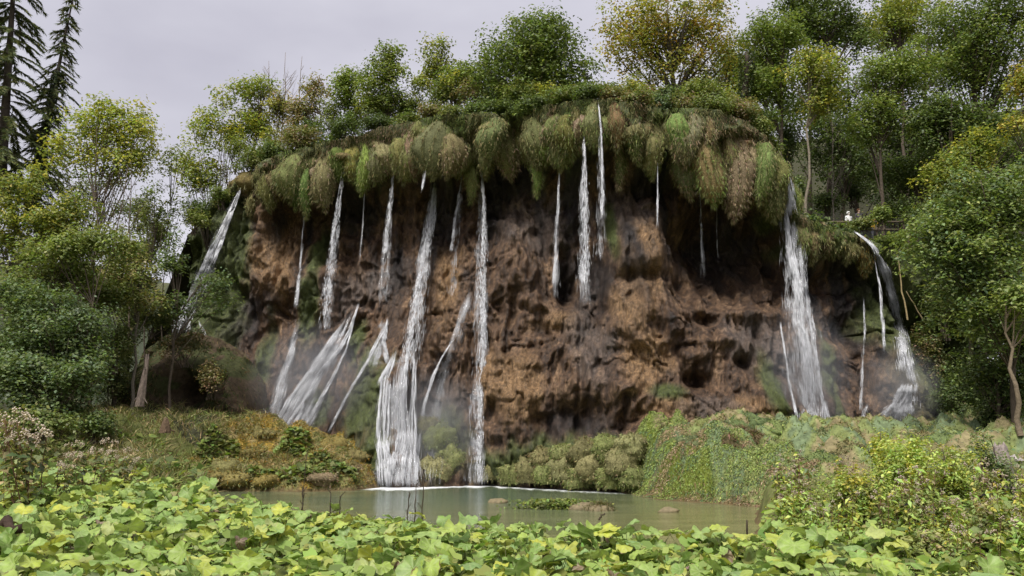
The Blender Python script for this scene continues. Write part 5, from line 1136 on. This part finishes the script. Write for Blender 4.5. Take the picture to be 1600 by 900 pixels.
for px, y0, y1, Y, lab in [(663, 800, 742, 17.5, "tallest dark dead flower stalk in front of the pool"), (640, 800, 768, 17.3, "short dead stalk left of the tallest one"), (650, 800, 760, 17.6, "middling dead stalk beside the tallest one"), (473, 800, 762, 18, "dark dead stalk before the left end of the pool"), (517, 815, 770, 17, "thin dead stalk between the pool's left stalks"), (533, 800, 775, 17.5, "short branched dead stalk left of centre"), (480, 760, 705, 22, "pale dry stem rising before the golden island"), (1167, 835, 812, 16, "thick black stick end at the right shore")]:
    a, b = at(px, y1, Y), at(px - 3, y0, Y); b[2] = gz_at(b[0], b[1])[0]; stick("dead_stalk", lab, "stalk", [b, a], .016 if px != 1167 else .03, (.06, .045, .03), 4 if px != 1167 else 0)
# weathered stumps, logs
def stump(name, label, px, y0, y1, Y, r, col, lean=0., prongs=3):
    b = at(px, y0, Y); tp = at(px + lean, y1, Y); t = thing(name, label, "stump", b); H = tp - b; m_, k_ = 16, 12; th = np.linspace(0, 2 * math.pi, m_, endpoint=False); u = np.linspace(-.08, 1, k_); T_, U = np.meshgrid(th, u, indexing='ij')
    rad = r * (1.35 - .75 * U) * (1 + .22 * np.cos(5 * T_ + U * 2) + .12 * vnoise(np.cos(T_) * 3, np.sin(T_) * 3, U * 4, 6)); tipj = 1 - .35 * np.clip(vnoise(np.cos(T_) * 2 + px, np.sin(T_) * 2, T_ * 0, 2), -.5, 1) * (U > .9)
    V = np.stack([rad * np.cos(T_) + H[0] * U, rad * np.sin(T_) + H[1] * U, H[2] * U * tipj], -1).reshape(-1, 3); f = grid_faces(m_, k_); w_ = np.arange(k_ - 1); f = np.concatenate([f, np.stack([(m_ - 1) * k_ + w_, w_, w_ + 1, (m_ - 1) * k_ + w_ + 1], -1)]); V = np.concatenate([V, [H * .93]]); i0 = np.arange(m_) * k_ + k_ - 1
    ob("trunk", mesh_np("trunk", V, [f, np.stack([i0, np.roll(i0, -1), np.full(m_, len(V) - 1)], -1)], "bark", np.tile(col, (len(V), 1)) * (.75 + .5 * rng.random((len(V), 1)))), t)
    for k in range(prongs):
        A = Acc(); th_ = rng.uniform(0, 6.28); s = H * rng.uniform(.05, .3); e = s + np.array([math.cos(th_) * r * 2.6, math.sin(th_) * r * 2.2, -H[2] * .2]); A.tube(curve3(s, e, np.array([0, 0, .05])), np.linspace(r * .4, r * .12, 5), 6, col); ob("root", A.mesh("root", "bark"), t)
stump("weathered_stump", "pale split dead stump leaning beside the dark hollow", 219, 630, 564, 38, .13, (.24, .19, .155), 11)
stump("weathered_stump", "grey weathered stump among bushes at the right edge", 1567, 758, 700, 22, .22, (.30, .25, .22), -4, 4)
stump("weathered_stump", "little broken brown stump under the dark hollow", 258, 675, 655, 33, .15, (.12, .08, .05), 2, 2)
stick("fallen_branch", "bleached branch stub lying beside the grey weathered stump", "branch", [at(1598, 722, 22), at(1572, 712, 22)], .06, (.42, .38, .35))
stick("fallen_log", "dark rotten log end at the left bottom edge", "log", [at(-40, 838, 13.5), at(34, 826, 13.0)], .13, (.05, .032, .022))
stick("hanging_root", "long pale root dangling right of the far right fall", "root", [at(1418, 500, 39), at(1402, 398, 39.5)], .045, (.26, .20, .10))
stick("hanging_root", "forked lower root dangling below the longer pale one", "root", [at(1442, 500, 39), at(1416, 455, 39)], .03, (.22, .17, .09))
stick("driftwood", "dark curved twig floating at the near edge of the pool", "branch", [at(935, 812, 22.5), at(945, 802, 22.5)], .03, (.06, .045, .03))

# ------------------------------------------------------------------ walkway with three visitors
Yw = 45.0
def person(label, px, ytop, Y, cols, turn=0., bag=False):
    tp = at(px, ytop, Y); h = 1.70; b = tp - np.array([0, 0, h]); t = thing("person", label, "person", b, rz=turn)
    J = [((0, 0, .95), .15), ((0, 0, 1.15), .14), ((0, 0, 1.36), .155), ((0, 0, 1.45), .07), ((0, -.01, 1.50), .055), ((0, -.03, 1.58), .095), ((0, -.02, 1.66), .075), ((0, -.12, 1.585), .02)]
    E = [(0, 1), (1, 2), (2, 3), (3, 4), (4, 5), (5, 6), (5, 7)]
    def add(p, r, par): J.append((p, r)); E.append((par, len(J) - 1)); return len(J) - 1
    for s in (-1, 1):
        k = add((s * .17, 0, 1.40), .075, 2); k = add((s * .23, .02, 1.16), .052, k); k = add((s * .20, -.18, 1.02), .042, k); hnd = add((s * .17, -.26, 1.04), .034, k)
        for q in range(4):
            f = add((s * (.14 + .018 * q), -.33, 1.055 - .004 * q), .0095, hnd); add((s * (.14 + .018 * q), -.36 - .008 * (q in (1, 2)), 1.03), .008, f)
        f = add((s * .12, -.27, 1.05), .011, hnd); add((s * .10, -.30, 1.05), .009, f)
        k = add((s * .095, 0, .86), .10, 0); k = add((s * .105, -.02, .48), .065, k); k = add((s * .11, .02, .09), .045, k); add((s * .115, -.14, .045), .038, k)
    me = bpy.data.meshes.new("body"); me.from_pydata([j[0] for j in J], E, []); o = ob("body", me, t)
    for c in (cols[0], cols[1], cols[2]):
        m, n_, l_, p_, _o = new_mat("cloth_%d" % len(MATS)); p_.inputs['Base Color'].default_value = (*c, 1); p_.inputs['Roughness'].default_value = .8
    md = o.modifiers.new("skin", 'SKIN'); md.use_smooth_shade = True
    for v, (p, r) in zip(me.skin_vertices[0].data if me.skin_vertices else [], J): v.radius = (r, r)
    bpy.context.view_layer.objects.active = o
    if not me.skin_vertices:
        bpy.ops.mesh.customdata_skin_add()
        for v, (p, r) in zip(me.skin_vertices[0].data, J): v.radius = (r, r)
    me.skin_vertices[0].data[0].use_root = True
    o.modifiers.new("sub", 'SUBSURF').render_levels = 2
    dg = bpy.context.evaluated_depsgraph_get(); ev = o.evaluated_get(dg); nm = bpy.data.meshes.new_from_object(ev); o.modifiers.clear(); o.data = nm; nm.name = "body"
    for k in list(MATS)[-3:]: nm.materials.append(MATS[k])
    for p in nm.polygons:
        c = p.center; p.use_smooth = True
        p.material_index = 0 if (c.z > 1.46 or (c.y < -.2 and c.z > .95)) else (1 if c.z > .93 else 2)
    A = Acc(); T_, P_ = np.meshgrid(np.linspace(0, 2 * math.pi, 14), np.linspace(.05, 1.9, 8), indexing='ij'); d = np.stack([np.cos(T_) * np.sin(P_), np.sin(T_) * np.sin(P_), np.cos(P_)], -1)
    V = d * np.array([.105, .115, .115]); V[..., 2] = np.where(V[..., 1] < -.03, np.maximum(V[..., 2], .045), V[..., 2]); V = V.reshape(-1, 3) + np.array([0, -.015, 1.615]); A.add(V, grid_faces(14, 8), None, cols[3]); ob("hair", A.mesh("hair", "matte", True), t)
    return t
person("person in a white hooded top behind the walkway railing", 1325, 331, Yw, [(.62, .55, .5), (.8, .8, .8), (.1, .1, .12), (.7, .7, .68)], .5)
person("person in dark clothes bending at the railing between two others", 1341, 327, Yw + .3, [(.5, .33, .25), (.05, .045, .05), (.05, .05, .07), (.12, .06, .03)], .3)
person("person in a bright yellow top at the railing's right end", 1364, 336, Yw, [(.5, .33, .25), (.75, .45, .05), (.1, .1, .12), (.05, .04, .03)], -.4)
dk = at(1344, 331, Yw)[2] - 1.70
t = thing("boardwalk", "wooden boardwalk with railing above the far right fall", "walkway", (at(1344, 400, Yw)[0], Yw, dk)); A = None
for k in range(24):
    A = Acc(); A.box((-2.4 + k * .21, .15, -.03), (.195, 1.5, .05), (.15 * random.uniform(.8, 1.2), .12, .09)); ob("plank", A.mesh("plank", "bark"), t)
for k in range(4):
    A = Acc(); A.box((-2.3 + k * 1.55, -.52, .35), (.10, .10, 1.5), (.13, .10, .075)); ob("post", A.mesh("post", "bark"), t)
for z in (.95, .5):
    A = Acc(); A.box((.02, -.60, z), (4.9, .06, .09), (.14, .11, .08)); ob("rail", A.mesh("rail", "bark"), t)
# ------------------------------------------------------------------ fine mist where the big apron strikes
def mist(label, c, R, dens):
    m_, k_ = 24, 16; th = np.linspace(0, 2 * math.pi, m_, endpoint=False); ph = np.linspace(.02, math.pi - .02, k_); T_, P_ = np.meshgrid(th, ph, indexing='ij')
    V = (np.stack([np.cos(T_) * np.sin(P_), np.sin(T_) * np.sin(P_), np.cos(P_)], -1)).reshape(-1, 3); f = grid_faces(m_, k_); w_ = np.arange(k_ - 1)
    f = np.concatenate([f, np.stack([(m_ - 1) * k_ + w_, w_, w_ + 1, (m_ - 1) * k_ + w_ + 1], -1)])[:, ::-1]; a_ = np.arange(m_) * k_; V = np.concatenate([V, [[0, 0, 1.], [0, 0, -1.]]])
    tr = np.concatenate([np.stack([a_, np.roll(a_, -1), np.full(m_, len(V) - 2)], -1), np.stack([np.roll(a_, -1) + k_ - 1, a_ + k_ - 1, np.full(m_, len(V) - 1)], -1)])
    m = bpy.data.materials.new("mist"); m.use_nodes = True; n, l = m.node_tree.nodes, m.node_tree.links; n.clear(); out = n.new("ShaderNodeOutputMaterial"); v = n.new("ShaderNodeVolumePrincipled"); v.inputs['Color'].default_value = (.96, .97, 1, 1); v.inputs['Anisotropy'].default_value = .2
    co = n.new("ShaderNodeTexCoord"); g = n.new("ShaderNodeTexGradient"); g.gradient_type = 'SPHERICAL'; l.new(co.outputs['Object'], g.inputs[0]); no = N(n, "ShaderNodeTexNoise", Scale=2.2, Detail=3.0); l.new(co.outputs['Object'], no.inputs[0])
    a = N(n, "ShaderNodeMath", operation='MULTIPLY'); l.new(g.outputs['Fac'], a.inputs[0]); l.new(no.outputs[0], a.inputs[1]); b = N(n, "ShaderNodeMath", operation='MULTIPLY'); l.new(a.outputs[0], b.inputs[0]); b.inputs[1].default_value = dens; l.new(b.outputs[0], v.inputs['Density']); l.new(v.outputs[0], out.inputs['Volume'])
    me = mesh_np("mist", V, [f, tr]); me.materials.append(m); o = ob("mist", me, None, c, scale=R); return tag(o, label, "mist", kind="stuff")
mist("fine spray drifting right of the big white apron", tuple(at(672, 690, 40.6)), (3.8, 1.6, 3.4), 1.1)
mist("fine spray round the broad fall at the right", tuple(at(1262, 600, 36.6)), (2.2, 1.2, 4.2), .9)
mist("fine spray over the slanting cascade on the left", tuple(at(490, 590, 41.2)), (3.6, 1.5, 3.0), .9)
mist("fine spray under the curving fall at the far right", tuple(at(1405, 610, 38.0)), (2.2, 1.2, 2.4), .9)
cy.volume_step_rate = 4.0; cy.volume_max_steps = 64
